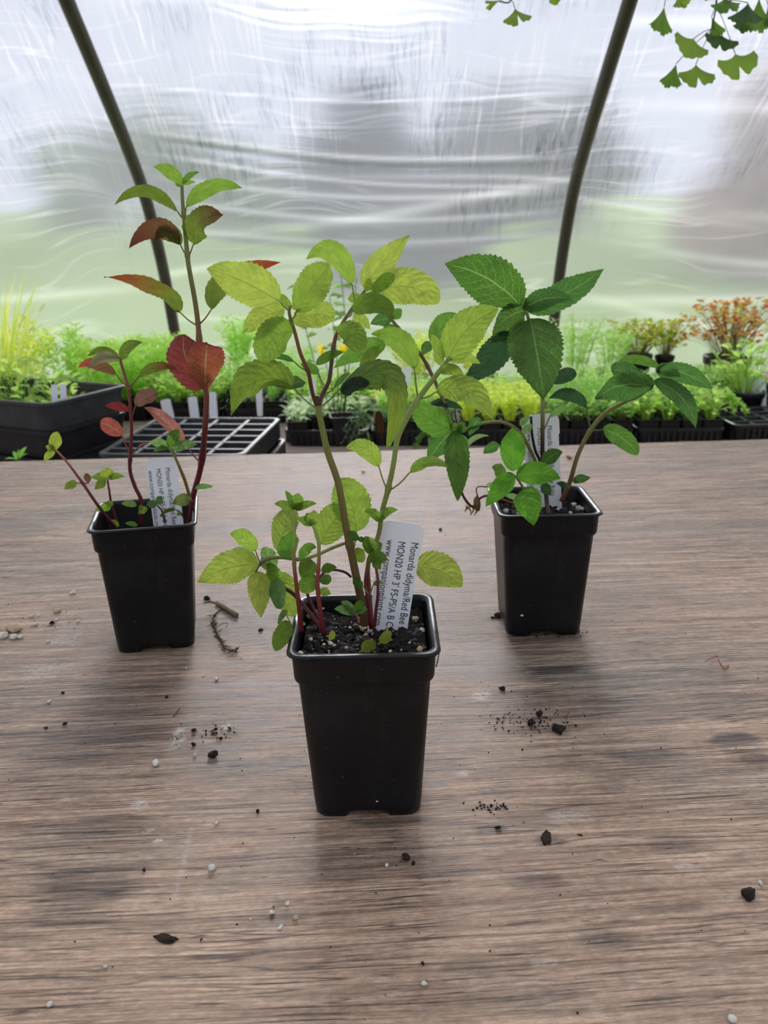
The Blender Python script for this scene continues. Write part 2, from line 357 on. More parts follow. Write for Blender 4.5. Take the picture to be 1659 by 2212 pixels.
# ------------------------------------------------------------------ setting: hoop house film, ground
def hooppt(y, sep, sp=1.5):
    z = sp*F/sep; a = math.atan((CY-y)/F); e = a-PITCH; r = z/math.cos(a); return (r*math.cos(e), CH+r*math.sin(e))
prof = [hooppt(*q) for q in ((700, 815), (570, 854), (420, 915), (300, 987), (170, 1078), (0, 1200))]
d0, h0 = prof[0]
prof = [(d0+.14, -1.0), (d0+.13, -.55), (d0+.075, -.25)]+prof
d1, h1 = prof[-1]
prof += [(d1-.30, h1+.20), (d1-.75, h1+.40), (d1-1.4, h1+.56), (d1-2.2, h1+.60), (d1-3.0, h1+.50), (d1-3.9, h1+.10), (d1-4.5, h1-.6), (d1-4.75, h1-1.3), (d1-4.8, -1.0)]
pc = catmull([(a, b, 0) for a, b in prof], 14)[:, :2]
arc = np.concatenate([[0], np.cumsum(np.linalg.norm(np.diff(pc, axis=0), axis=1))])
kTop = int(np.argmin(np.abs(pc[:, 0]-(d1-.30))))
HOOPX = -.065                                                   # mid of the visible bay
def profile_at(s): return np.interp(s, arc, pc[:, 0]), np.interp(s, arc, pc[:, 1])
def film_panel(name, s0, s1, ns, nx, xr=(-7.5, 7.5), kind=True):
    ss = np.linspace(s0, s1, ns); xs = np.linspace(xr[0], xr[1], nx)
    Sg, Xg = np.meshgrid(ss, xs, indexing='ij'); D, H = profile_at(Sg)
    dD = np.gradient(D, axis=0); dH = np.gradient(H, axis=0); L = np.hypot(dD, dH)+1e-9; nd, nh = dH/L, -dD/L      # outward
    ph = ((Xg-HOOPX)/1.5+.5) % 1.0; sag = np.sin(np.pi*ph)
    dis = -.035*sag*sag
    sa = Sg-arc[42]
    # creases as curves of arc length over x (bay coordinate t)
    tt = (Xg-HOOPX)/1.5
    crk = np.zeros_like(Sg); crease_sheen = np.zeros_like(Sg)
    for (s_, a_, b_, wd_, am, dk, cl) in CREASE:
        c = s_+a_*tt+b_*tt*tt
        g = np.exp(-((Sg-c)/wd_)**2)*np.clip((.5-np.abs(tt))*6, 0, 1) if True else 0
        dis += am*g; crk += dk*g; crease_sheen += cl*np.exp(-((Sg-c-wd_*1.6)/(wd_*.6))**2)*np.clip((.5-np.abs(tt))*6, 0, 1)
    for k in range(26):                                          # tension folds running from the hoops
        s_ = rng.uniform(.9, 3.2); sl_ = rng.uniform(-.35, .35); cu = rng.uniform(-.25, .25); wd_ = rng.uniform(.010, .028); bay = rng.integers(-1, 2)
        x0 = rng.uniform(-.5, .5); ln = rng.uniform(.15, .5)
        t2 = tt-bay; c = s_+sl_*t2+cu*t2*t2
        g = np.exp(-((Sg-c)/wd_)**2)*np.exp(-((t2-x0)/ln)**2)*(np.abs(t2) < .5)
        dis += .0025*g; crease_sheen += .45*g
    trackm = np.clip((Sg-1.15)/.8, 0, 1)*np.clip(1.15-np.abs(np.abs(tt)-0)*.4, 0, 1)
    V = np.stack([Xg, D+nd*dis, H+nh*dis], -1).reshape(-1, 3)
    C = np.stack([np.clip(crk, 0, 1), np.clip(crease_sheen, 0, 1), trackm, np.ones_like(crk)], -1).reshape(-1, 4)
    U = np.stack([Xg, Sg], -1).reshape(-1, 2)
    mb = MB(); mb.add(V, grid_faces(ns, nx), C, U)
    o = mb.build(name, M_film); o['kind'] = 'structure'; return o
def s_of(y_img, x_img=790):                                      # arc length of the film seen at an image height
    best = None
    d = ray(x_img, y_img); slope = d[2]/d[1]
    f = pc[:, 1]-CH-slope*pc[:, 0]
    i = [k for k in range(len(f)-1) if f[k]*f[k+1] <= 0][0]
    t = f[i]/(f[i]-f[i+1]); return arc[i]+t*(arc[i+1]-arc[i])
sA = s_of(335); sB = s_of(262); sC = s_of(205)
CREASE = [(sA, -.16, .10, .018, -.004, 1.0, .6), (sB, -.03, .10, .006, -.002, .45, .6), (sC, -.07, .05, .008, .002, 0, .5),
          (s_of(430), -.10, .12, .022, .003, 0, .5), (s_of(480), -.08, .16, .02, .003, 0, .45), (s_of(390), -.2, .1, .016, .003, 0, .5), (s_of(530), -.05, .12, .02, .003, 0, .3)]
sw = arc[kTop]
film_back = film_panel('wall_back', arc[0], sw, 230, 520, (-2.4, 2.4))
CR0 = CREASE; CREASE = []
film_panel('wall_back', arc[0], sw, 60, 60, (-7.5, -2.4)); film_panel('wall_back', arc[0], sw, 60, 60, (2.4, 7.5))
kF = int(np.argmin(np.abs(pc[:, 0]-(d1-3.9))[kTop:]))+kTop
film_panel('ceiling', sw, arc[kF], 60, 121)
film_panel('wall_front', arc[kF], arc[-1], 40, 121)
for side, nm in ((-7.5, 'wall_left'), (7.5, 'wall_right')):      # gable film
    mb = MB(); V = [(side, a, b) for a, b in pc]; mb.add(V+[(side, 1.0, -1.0)], [(i, i+1, len(V)) for i in range(len(V)-1)], (0, 0, 0, 1), [(v[1], v[2]) for v in V]+[(1, -1)])
    mb.build(nm, M_film, smooth=False)['kind'] = 'structure'
# hoops
hl = {0: 'dark steel hoop pipe arching up behind the red-leaved plant', 1: 'dark steel hoop pipe rising behind the dark-leaved plant'}
for k in (-1, 0, 1, 2):
    x = HOOPX+1.5*(k-.5)
    mb = MB(); tg = np.gradient(pc, axis=0); tg /= np.linalg.norm(tg, axis=1)[:, None]; pts = [(x, a-t_[1]*.026, b+t_[0]*.026) for (a, b), t_ in zip(pc[::4], tg[::4])]
    tube(mb, pts, .0215, (1, 1, 1, 1), 20, n=2)
    o = mb.build('hoop_pipe', M_pipe)
    tag(o, {0: hl[0], 1: hl[1], -1: 'dark steel hoop pipe outside the picture to the left', 2: 'dark steel hoop pipe outside the picture to the right'}.get(k), 'pipe', 'hoop pipes of the tunnel')

# floor, lawn
def make_lawn():
    n = N('lawn'); t = n('TexCoord').outputs['Object']
    c = n.mix(n.ramp(n.noise(t, .6, 4), .3, .7), (.30, .52, .09), (.50, .66, .17)); c = n.mix(n.ramp(n.noise(t, 30, 3), .4, .7), c, n.mix(.4, c, (.10, .17, .03)))
    return n.done(n.pr(Base_Color=c, Roughness=.9))
mb = MB(); mb.add([(-60, -40, -1.0), (60, -40, -1.0), (60, 80, -1.0), (-60, 80, -1.0)], [(0, 1, 2, 3)]); mb.build('lawn', make_lawn(), smooth=False)['kind'] = 'structure'
mb = MB(); mb.add([(-7.4, d1-4.7, -.99), (7.4, d1-4.7, -.99), (7.4, d0+.08, -.99), (-7.4, d0+.08, -.99)], [(0, 1, 2, 3)])
mb.build('floor', simple('gravel_floor', (.16, .14, .12), .9, .3, .6, 40, var=.4), smooth=False)['kind'] = 'structure'
# grassy bank rising behind the lawn
xs_, ys_ = np.linspace(-45, 45, 60), np.linspace(7, 46, 40); XX, YY = np.meshgrid(xs_, ys_, indexing='xy')
ZZ = -1.0+4.8*np.clip((YY-7)/26, 0, 1)**1.3+.25*np.sin(XX*.3+1)*np.clip((YY-9)/10, 0, 1)-.01
mb = MB(); mb.add(np.stack([XX, YY, ZZ], -1).reshape(-1, 3), grid_faces(40, 60)); mb.build('grass_bank', make_lawn())['kind'] = 'structure'
# trees beyond the film
def tree(x, y, h, r, col, label, low=.25):
    root = empty('tree', (x, y, -1)); tag(root, label, 'tree', 'trees beyond the plastic film')
    t = MB(); tube(t, [(x, y, -1), (x+.1, y, h*.3), (x, y+.1, h*.7)], [.22, .16, .08], (1, 1, 1, 1), 10); t.build('trunk', simple('bark', (.07, .05, .04), .9), root, loc=(x, y, -1)).location = (0, 0, 0)
    c = MB()
    for i in range(34):
        a = rng.uniform(0, 6.28); zz = rng.uniform(low, 1); rr = r*math.sqrt(max(.05, 1-(2*zz-1.1)**2))*rng.uniform(.2, .9)
        k = rng.uniform(.7, 1.25)
        lump(c, (x+rr*math.cos(a), y+rr*math.sin(a), -1+h*zz), r*rng.uniform(.22, .38), (col[0]*k, col[1]*k, col[2]*k, 0), .12, 2)
    c.build('crown', M_far, root, loc=(x, y, -1)).location = (0, 0, 0)
tree(.35, 15, 4.3, 1.7, (.05, .11, .16), 'dark bluish tree blurred behind the middle of the film')
tree(-6.6, 30, 8, 3.4, (.22, .30, .16), 'pale green tree blurred behind the left of the film')
tree(7.3, 16, 4.6, 2.6, (.42, .28, .20), 'russet tree blurred behind the right of the film')
tree(3.9, 24, 6.5, 2.4, (.20, .24, .22), 'grey-green tree blurred between the dark and the russet tree')
tree(-2.6, 24, 5.2, 2.2, (.22, .32, .18), 'low green tree blurred left of the dark tree')

# ------------------------------------------------------------------ front bench
BY = R(2.75)
def bench():
    nx, ny = 900, 700
    xs = np.linspace(-1.25, 1.25, nx); ys = np.linspace(-.22, 1.41, ny); X, Y = np.meshgrid(xs, ys, indexing='xy')
    cb, sb = math.cos(BY), math.sin(BY)
    def loc(px, py):
        g = G(px, py); return g[0]*cb+g[1]*sb, -g[0]*sb+g[1]*cb
    st = np.zeros_like(X); pale = np.zeros_like(X); rust = np.zeros_like(X)
    small = rng.standard_normal(X.shape)
    def sm(a, kx, ky):
        fx = np.fft.fftfreq(a.shape[1])[None, :]; fy = np.fft.fftfreq(a.shape[0])[:, None]
        b = np.fft.ifft2(np.fft.fft2(a)*np.exp(-(fx*kx)**2-(fy*ky)**2)).real; return b/b.std()
    nz = sm(small, 90, 10); nf = sm(rng.standard_normal(X.shape), 14, 5); nr = sm(rng.standard_normal(X.shape), 110, 2.2)
    def blob(A, px, py, wpx, hpx, amt, soft=.35, sharp=True):
        x0, y0 = loc(px, py); xa, _ = loc(px-wpx/2, py); xb, _ = loc(px+wpx/2, py); _, ya = loc(px, py+hpx/2); _, yb = loc(px, py-hpx/2)
        rx = abs(xb-xa)/2; ry = abs(yb-ya)/2
        d = (np.abs((X-x0)/rx)**3+np.abs((Y-y0)/ry)**3)**(1/3)+.18*nz+.10*nf+.16*nr
        A[:] = np.maximum(A, min(1, amt*1.35)*np.clip((1.1-d)/soft, 0, 1))
    for a in ((380, 1530, 560, 170, .42), (1180, 1540, 620, 150, .36), (830, 1860, 420, 90, .42), (250, 1670, 420, 60, .25), (1050, 1420, 300, 60, .25), (1200, 1448, 125, 22, .95), (1385, 1632, 230, 26, .62), (1585, 1595, 95, 32, .85), (1640, 1640, 60, 26, .7), (1310, 1690, 60, 60, .25), (1060, 1792, 60, 16, .7), (1185, 1815, 60, 22, .6),  # opening broad patches darken the boards in front of each pot
              (1160, 1905, 140, 40, .45), (1320, 2030, 120, 40, .5), (190, 1920, 220, 90, .62), (150, 1985, 160, 40, .4), (60, 2030, 120, 30, .3), (470, 1630, 150, 60, .45), (520, 1600, 260, 40, .25), (945, 1695, 55, 14, .7),
              (1450, 1960, 160, 26, .4), (1130, 1760, 90, 30, .3), (1450, 1830, 120, 40, .35), (800, 1830, 220, 60, .28), (830, 1770, 150, 14, .85), (240, 1790, 260, 40, .25), (1000, 2080, 120, 40, .25), (350, 1560, 260, 90, .22), (620, 1980, 130, 30, .3), (30, 1150, 130, 60, .3),
              (700, 2150, 200, 30, .25), (1560, 1500, 200, 14, .35), (1500, 2150, 220, 30, .25), (340, 1400, 170, 22, .5), (1175, 1376, 150, 16, .55)): blob(st, *a)  # thin strips among these darken the wood along the pots' front feet
    for a in ((1040, 1500, 50, 26, .55), (1000, 1672, 26, 8, .9), (385, 1580, 14, 14, .95), (378, 1604, 26, 20, .9), (392, 1597, 14, 10, 1), (487, 1570, 14, 10, .8), (300, 1738, 36, 30, .5), (345, 1815, 30, 12, .75), (320, 1795, 20, 10, .6), (400, 1850, 18, 160, .3), (1240, 1770, 80, 40, .2), (1480, 1870, 60, 26, .35), (1180, 2080, 60, 16, .25), (320, 1270, 60, 200, .2), (95, 1450, 110, 50, .25), (150, 1370, 70, 50, .2)): blob(pale, *a, soft=.5)
    for a in ((980, 1575, 60, 30, .6), (1620, 1640, 110, 36, .6), (1180, 1900, 110, 24, .7), (1225, 1540, 40, 14, .5), (1195, 1580, 60, 16, .7), (1055, 1745, 70, 16, .7), (960, 1780, 70, 14, .5), (985, 1945, 40, 16, .6), (30, 1780, 60, 20, .5), (90, 1730, 50, 16, .6), (540, 1740, 60, 14, .4), (480, 1590, 70, 16, .6)): blob(rust, *a, soft=.8)
    Z = .0006*sm(rng.standard_normal(X.shape), 260, 60)*.5
    V = np.stack([X, Y, Z], -1).reshape(-1, 3)
    mb = MB(); C = np.stack([st, pale, rust, np.ones_like(st)], -1).reshape(-1, 4)
    mb.add(V, grid_faces(ny, nx), C)
    box(mb, (-1.25, -.22, -.020), (1.25, 1.41, -.0015), (0, 0, 0, 1))
    # ragged ply edge at the back
    xe = np.linspace(-1.25, 1.25, 400); e = .003*np.abs(np.cumsum(rng.standard_normal(400))*.12 % 1-.5)+.0006*rng.standard_normal(400)
    V = []
    for i, x in enumerate(xe): V += [(x, 1.409, .0006), (x, 1.412+e[i], -.0004), (x, 1.41+e[i]*.5, -.018)]
    mb.add(V, grid_faces(400, 3), (0, .1, 0, 1))
    root = empty('potting_bench', (0, 0, 0), BY); tag(root, 'weathered grey-brown plywood bench top under the three potted plants', 'bench')
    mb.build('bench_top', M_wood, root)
    for (x, y) in ((-1.15, -.12), (1.15, -.12), (-1.15, 1.29), (1.15, 1.29)):
        l = MB(); box(l, (x-.045, y-.045, -.99), (x+.045, y+.045, -.020)); l.build('leg', M_bwood, root, smooth=False)
    for y in (-.17, 1.335):
        l = MB(); box(l, (-1.2, y-.02, -.11), (1.2, y+.02, -.020)); l.build('rail', M_bwood, root, smooth=False)
bench()

# ------------------------------------------------------------------ pots
W, PH, B = .0905, .1185, .0668
def rsq(hw, r, n=12, k=5):
    """rounded square outline; k points per corner, n per side"""
    pts = []
    for q in range(4):
        a0 = q*math.pi/2
        cx_, cy_ = (hw-r), (hw-r); c, s = math.cos(a0), math.sin(a0)
        arcp = [(cx_+r*math.cos(t), cy_+r*math.sin(t)) for t in np.linspace(0, math.pi/2, k)]
        side = [(cx_*(1-2*t), hw) for t in np.linspace(0, 1, n+2)[1:-1]]
        for (x, y) in arcp+side: pts.append((x*c-y*s, x*s+y*c))
    return np.array(pts)
def pot_body(W_, H_, B_, lip=True, notch=True, band=.021):
    mb = MB(); n, k = 14, 5
    hb, ht = B_/2, W_/2-.0035
    def ring(hw, z, r, nt=0):
        p = rsq(hw, r, n, k); Z = np.full(len(p), z)
        if nt:
            m = np.minimum(np.abs(p[:, 0]), np.abs(p[:, 1]))/hw
            Z = Z+nt*np.clip((.42-m)/.10, 0, 1)
        return np.column_stack([p, Z])
    rr = lambda f: .006+.004*(1-f)
    zb = H_-band
    rings = [ring(hb*.9, .004, .008, .0), ring(hb*.93, .0008, .008, .0042 if notch else 0), ring(hb-.0008, .0, .009, .0042 if notch else 0), ring(hb, .0012, .009, .0042 if notch else 0), ring(hb+.0004, .0065, .009, .0006)]
    hz = lambda z: hb+(ht-.0022-hb)*z/zb
    for z in np.linspace(.010, zb-.0015, 10): rings.append(ring(hz(z), z, .008))
    rings += [ring(hz(zb)+.0003, zb-.0006, .008), ring(ht-.0006, zb+.0008, .008), ring(ht, zb+.003, .008), ring(ht+.0006, H_-.004, .008)]
    if lip: rings += [ring(ht+.0012, H_-.0026, .008), ring(W_/2-.0006, H_-.0020, .0085), ring(W_/2, H_-.0012, .0085), ring(W_/2-.0006, H_-.0002, .0085), ring(W_/2-.0018, H_, .0085), ring(ht-.001, H_-.0003, .008)]
    rings += [ring(ht-.0016, H_-.003, .0075), ring(ht-.002, zb+.002, .0075), ring(hz(zb)-.0014, zb-.002, .007), ring(hz(.05)-.0014, .05, .007), ring(hb-.0014, .008, .007)]
    m = len(rings[0]); V = np.vstack(rings+[[[0, 0, .008]], [[0, 0, .004]]])
    fs = grid_faces(len(rings), m, True)
    q = len(rings)*m
    for j in range(m): fs.append(((len(rings)-1)*m+j, (len(rings)-1)*m+(j+1) % m, q)); fs.append(((j+1) % m, j, q+1))
    mb.add(V, fs); return mb
def soil_mesh(hw, z, amp=.0022, mound=.002, n=70):
    xs = np.linspace(-hw, hw, n); X, Y = np.meshgrid(xs, xs, indexing='ij')
    a = rng.standard_normal((n, n)); fx = np.fft.fftfreq(n)
    def sm(a, k): b = np.fft.ifft2(np.fft.fft2(a)*np.exp(-(fx[:, None]**2+fx[None]**2)*k*k)).real; return b/b.std()
    Z = z+amp*.5*sm(a, 14)+amp*.35*sm(rng.standard_normal((n, n)), 4)+mound*np.cos(X/hw*1.4)*np.cos(Y/hw*1.4)
    mb = MB(); mb.add(np.stack([X, Y, Z], -1).reshape(-1, 3), grid_faces(n, n)); return mb

class Plant:
    """a potted plant: everything parents to one empty at the pot's base"""
    def __init__(s, x, y, rz, label, soil_z, hpot=PH):
        s.root = empty('potted_plant', (x, y, 0.0), rz); tag(s.root, label, 'potted plant')
        s.o = np.array([x, y, 0.0]); s.rz = rz; s.Y = y
        o = pot_body(W, hpot, B).build('pot', M_pot, s.root)
        s.soil_z = soil_z; hw = B/2+(W/2-.0055-B/2)*soil_z/hpot-.0015
        s.hw = hw; soil_mesh(hw, soil_z).build('soil', M_soil, s.root)
    def w2l(s, V):
        V = np.asarray(V, float)-s.o; c, q = math.cos(-s.rz), math.sin(-s.rz)
        out = V.copy(); out[..., 0] = V[..., 0]*c-V[..., 1]*q; out[..., 1] = V[..., 0]*q+V[..., 1]*c; return out
    def put(s, mb, name, mats, parent=None):
        mb.v = [s.w2l(v) for v in mb.v]; return mb.build(name, mats, parent or s.root)

def hexc(r, g, b, v=.5):                                        # sRGB 0-255 -> linear + vein strength
    f = lambda x: ((x/255+.055)/1.055)**2.4 if x > 10 else x/255/12.92
    return np.array([f(r), f(g), f(b), v])
LIME = hexc(160, 172, 84, .35); LIME2 = hexc(142, 162, 74, .4); MID = hexc(90, 124, 52, .5); MIDL = hexc(118, 144, 62, .4); DARK = hexc(64, 100, 34, 1.0)
DK2 = hexc(58, 98, 44, .9); GLOSS = hexc(46, 72, 48, .5); PALE = hexc(140, 165, 120, .3); OLIVE = hexc(98, 112, 46, .4); OLRED = hexc(100, 72, 52, .4); REDL = hexc(112, 36, 46, .7); PINK = hexc(150, 88, 98, .8)
YELG = hexc(150, 160, 70, .3); GREYG = hexc(104, 132, 84, .4); BRIGHT = hexc(88, 142, 40, .7)
SG = hexc(128, 132, 62); SB = hexc(96, 66, 42); SRED = hexc(96, 22, 34); SPINK = hexc(140, 70, 62); SOL = hexc(122, 108, 60); SLIME = hexc(150, 168, 88); SDK = hexc(52, 30, 22)

def leaf_mesh(mb, b, t, w3, col, mid=None, roll=0, fold=.18, curl=.12, bow=.10, tipcol=None, ser=.06, wav=.045, shape=(.62, .92), twist=0, n=58, m=9, nteeth=13, split=0, nref=None):
    b, t = np.asarray(b), np.asarray(t); L = np.linalg.norm(t-b)
    view = nrm((b+t)/2-np.array([0, 0, CH])); nref = -view if nref is None else nrm(nref)
    if mid is None: mid = (b+t)/2+np.array([0, 0, 1])*L*bow
    ts = np.linspace(0, 1, n); ctrl = 2*np.asarray(mid)-.5*(b+t)
    C = ((1-ts)**2)[:, None]*b+(2*ts*(1-ts))[:, None]*ctrl+(ts**2)[:, None]*t
    T = np.gradient(C, axis=0)
    a_, b_ = shape; pk = a_/(a_+b_); prof_ = (np.clip(ts, 1e-4, 1)**a_)*(np.clip(1-ts, 0, 1)**b_)/((pk**a_)*((1-pk)**b_))
    prof_[0] = .02; prof_[-1] = 0.0
    tooth = (ts*nteeth) % 1.0; pw = prof_*(1+ser*(tooth-.5)*2*(ts > .10)*(ts < .97))
    vs = np.linspace(-1, 1, m); V = []; UVs = []; Cs = []
    ph = rng.uniform(0, 6.28, 3); tipc = col if tipcol is None else tipcol
    for i in range(n):
        tt = nrm(T[i]); side = nrm(np.cross(tt, nref)); nor = np.cross(side, tt)
        r_ = roll+twist*ts[i]; s2 = side*math.cos(r_)+nor*math.sin(r_); n2 = np.cross(s2, tt)
        w = pw[i]*w3/2
        mixc = np.clip((ts[i]-.25)/.75, 0, 1)**1.2; cc = col*(1-mixc)+tipc*mixc
        for j, v in enumerate(vs):
            av = abs(v)
            off = fold*av*w-curl*(av**2)*w+wav*w3*math.sin(ts[i]*11+ph[0]+(1.7 if v > 0 else 0))*av**2+.014*w3*math.sin(ts[i]*23+v*5+ph[1])+.016*w3*math.sin(math.pi*av)*math.cos(6.283*(8*ts[i]-2.3*av**1.2))
            V.append(C[i]+s2*(v*w*(1-.12*fold*av))-n2*off*-1)
            UVs.append((ts[i], .5+.5*v)); Cs.append(cc)
    mb.add(V, grid_faces(n, m), np.array(Cs), UVs)
def pleaf(pl, bx, by, tx, ty, w, col, dy=0, dt=None, mid=None, at=None, roll=None, stemc=SG, name='leaf', pr=1.5, label=None, **kw):
    Yb = pl.Y+dy; p0 = P(bx, by, Yb); L = math.hypot(tx-bx, ty-by)*mm_px(p0)
    if dt is None: dt = float(rng.uniform(-.35, .35))*L
    p1 = P(tx, ty, Yb+dt); m_ = None
    if mid is not None: m_ = P(mid[0], mid[1], Yb+dt*.5)
    if roll is None: roll = float(rng.choice([-1, 1])*rng.uniform(.1, .55))
    w3 = w*mm_px((p0+p1)/2)/max(.5, math.cos(roll))
    k = rng.uniform(.9, 1.1); c = np.array(col)*np.array([k, k*rng.uniform(.97, 1.03), k, 1])
    mb = MB(); kw.setdefault('bow', .10 if mid is None else 0)
    leaf_mesh(mb, p0, p1, w3, c, m_, roll, **kw)
    if at is not None:
        pa = P(at[0], at[1], pl.Y+(at[2] if len(at) > 2 else dy)); q = (pa+p0)/2+np.array([0, 0, -.06*np.linalg.norm(pa-p0)])
        inn = p0+(p1-p0)*.05
        tube(mb, [pa, q, p0, inn], [pr*mm_px(p0)*1.25, pr*mm_px(p0), pr*mm_px(p0)*.7], [stemc, c], 6, mi=1, n=5)
    o = pl.put(mb, name, [M_leaf, M_stem])
    if label: o['label'] = label
    return o
def pstem(pl, pts, rad, cols, knots=(), name='stem', ground=False):
    P3 = [P(p[0], p[1], pl.Y+(p[2] if len(p) > 2 else 0)) for p in pts]
    if ground:                                                  # first point stands in the soil
        g = G(pts[0][0], pts[0][1], pl.soil_z-.002); P3[0] = g
    mb = MB(); r = [x*mm_px(P3[0]) for x in np.atleast_1d(rad)]; tube(mb, P3, r, cols, 10, n=8, knots=knots)
    return pl.put(mb, name, M_stem)

# ---- the label stakes
def make_label(name, tl, tr, bl, br, Yt, Yb, label, starts, sizes, thick=.0007, notch=True):
    """corners in pixels; the stake leans from Yb (in the soil) to Yt"""
    A, Bq, C_, D = P(*tl, Yt), P(*tr, Yt), P(*bl, Yb), P(*br, Yb)
    up = nrm((A+Bq)/2-(C_+D)/2); wd_ = (np.linalg.norm(Bq-A)+np.linalg.norm(D-C_))/2; xx = nrm(np.cross(np.cross(up, (Bq-A)), up)); nn = np.cross(xx, up)
    if nn[1] > 0: nn = -nn
    top = (A+Bq)/2; Lg = np.linalg.norm(top-(C_+D)/2)
    hw = wd_/2; r = hw*.42; out = []
    for a in np.linspace(0, math.pi/2, 7): out.append((hw-r+r*math.cos(a), -r+r*math.sin(a)))
    for a in np.linspace(math.pi/2, math.pi, 7): out.append((-hw+r+r*math.cos(a), -r+r*math.sin(a)))
    s_ = hw*.06
    out += [(-hw, -Lg*.22), (-hw-s_*0, -Lg*.24), (-hw+s_, -Lg*.25), (-hw+s_*1.2, -Lg*1.22), (0, -Lg*1.3), (hw-s_*1.2, -Lg*1.22), (hw-s_, -Lg*.25), (hw, -Lg*.24)]
    n = len(out); V = [top+xx*x+up*y+nn*q for q in (thick/2, -thick/2) for x, y in out]
    fs = [tuple(range(n)), tuple(range(2*n-1, n-1, -1))]+[(i, i+n, (i+1) % n+n, (i+1) % n) for i in range(n)]
    root = empty(name, tuple((C_+D)/2)); tag(root, label, 'plant label')
    mb = MB(); mb.add(V, fs); mb.build('stake', M_label, root, smooth=False, loc=(C_+D)/2).location = (0, 0, 0)
    dep = None
    for (txt, sxy), sz in zip(starts, sizes):
        cu = bpy.data.curves.new('lettering', 'FONT'); cu.body = txt; cu.size = sz; cu.extrude = .00004; cu.space_character = 1.02
        to = bpy.data.objects.new('lettering', cu); COL.objects.link(to)
        bpy.context.view_layer.update(); dg = bpy.context.evaluated_depsgraph_get()
        me = bpy.data.meshes.new_from_object(to.evaluated_get(dg)); bpy.data.objects.remove(to)
        # text runs down the stake: text x -> -up, text y -> +xx
        x0, y0 = sxy
        for v in me.vertices:
            a, b_, c_ = v.co; a *= .70; b_ *= .92
            p = top+xx*(x0*wd_+b_)+up*(-y0*wd_-a)+nn*(thick/2+.00012+c_)
            v.co = Vector(p-(C_+D)/2)
        me.materials.clear(); me.materials.append(M_ink); o = bpy.data.objects.new('lettering', me); COL.objects.link(o); o.parent = root
    return root
T1, T2, T3 = 'Monarda didyma/Red Bee Balm', "MON20 HP 3' FS-PS/A B C D", 'www.companionplants.com'

# ================================================================== LEFT PLANT
A = Plant(-.2106, .7238, .1834, 'red-leaved plant with a tall stem in a black square pot, left of the three', .088)
aN = [(411, 1126, .01), (417, 1073, .01), (434, 1007, .01), (443, 925), (446, 865), (444, 840), (434, 790), (429, 713), (422, 655), (409, 583), (405, 554), (400, 500), (398, 475), (394, 430), (393, 400)]
pstem(A, aN, [6.5, 6, 5.5, 5.2, 4.5, 4, 3], [SRED, SRED, hexc(120, 50, 38), SPINK, SOL, SG, SG, SG], knots=(.16, .48, .72, .88), ground=False)
pstem(A, [(304, 1136), (306, 1085), (292, 1052), (281, 1016), (282, 977), (284, 923), (279, 850), (277, 836), (262, 786), (259, 772)], [4.3, 4, 3.6, 3, 2.5], [SRED, SRED, SRED, SPINK, SPINK], knots=(.4, .72))
pstem(A, [(248, 1138, -.012), (211, 1091, -.02), (178, 1043, -.02), (147, 1001, -.02), (117, 968, -.02)], [3.4, 3.2, 2.6, 2], [SRED, SRED, SPINK, hexc(170, 120, 84)], knots=(.5,))
pstem(A, [(253, 1128), (241, 1091), (236, 1060), (232, 1034)], [3, 2.4, 2], [SRED, SRED, SPINK])
pstem(A, [(413, 1085, .0), (400, 1040, -.005), (388, 1010, -.01), (376, 983, -.01), (364, 966, -.01)], [3.6, 3.4, 3, 2.4], [SOL, SOL, SG], knots=(.75,))
pstem(A, [(357, 1130, -.01), (351, 1106, -.01), (339, 1091, -.01)], [2.4, 1.6], [SRED, SRED])
pstem(A, [(400, 1122, .0), (390, 1108, -.002), (382, 1102, -.004)], [2.2, 1.5], [SRED, SRED])
DKR = hexc(110, 40, 46)
def a(*r, **k): k.setdefault('stemc', SPINK); return pleaf(A, *r, **k)
a(393, 400, 331, 360, 30, MIDL, dt=-.01, mid=(366, 370), roll=.3)
a(394, 398, 431, 372, 13, MID, mid=(410, 379)); a(395, 400, 423, 394, 9, MIDL)
a(389, 403, 378, 398, 7, MID)
a(382, 455, 248, 443, 28, OLIVE, at=(398, 475), mid=(312, 412), dt=-.02, roll=.45, tipcol=OLIVE)
a(403, 446, 524, 406, 34, MIDL, mid=(456, 404), dt=.02, roll=-.5, at=(398, 470))
a(388, 526, 279, 537, 44, OLRED, at=(404, 554), mid=(335, 492), roll=.45, dt=-.02, tipcol=hexc(90, 40, 40)); a(391, 528, 335, 522, 36, OLIVE, mid=(362, 500), roll=-.4, dt=-.012, tipcol=OLRED)
a(418, 527, 481, 463, 56, OLIVE, at=(406, 556), mid=(432, 478), roll=.5, dt=-.02, tipcol=hexc(92, 48, 44), wav=.10)
a(388, 674, 225, 598, 36, OLIVE, at=(425, 703), mid=(340, 622), roll=.55, dt=-.02, tipcol=hexc(140, 50, 46), wav=.10, label='leaf turning red towards its tip')
a(457, 668, 607, 566, 46, OLIVE, at=(431, 700), mid=(492, 600), roll=-.4, dt=.03, tipcol=hexc(150, 52, 46))
a(441, 838, 398, 722, 92, REDL, dt=.012, mid=(402, 775), roll=.25, curl=.5, shape=(.5, .62), label='large dark red leaf'); a(443, 842, 448, 742, 80, hexc(138, 66, 50, .8), dt=-.03, roll=-.15, shape=(.7, .5), tipcol=REDL, at=(445, 865), label='large dark red leaf')
a(300, 813, 384, 798, 22, OLIVE, at=(277, 836), dt=-.01, mid=(340, 792), tipcol=hexc(140, 60, 50))
a(250, 808, 169, 793, 26, OLRED, at=(276, 836), mid=(206, 786), tipcol=hexc(160, 60, 56), roll=.4)
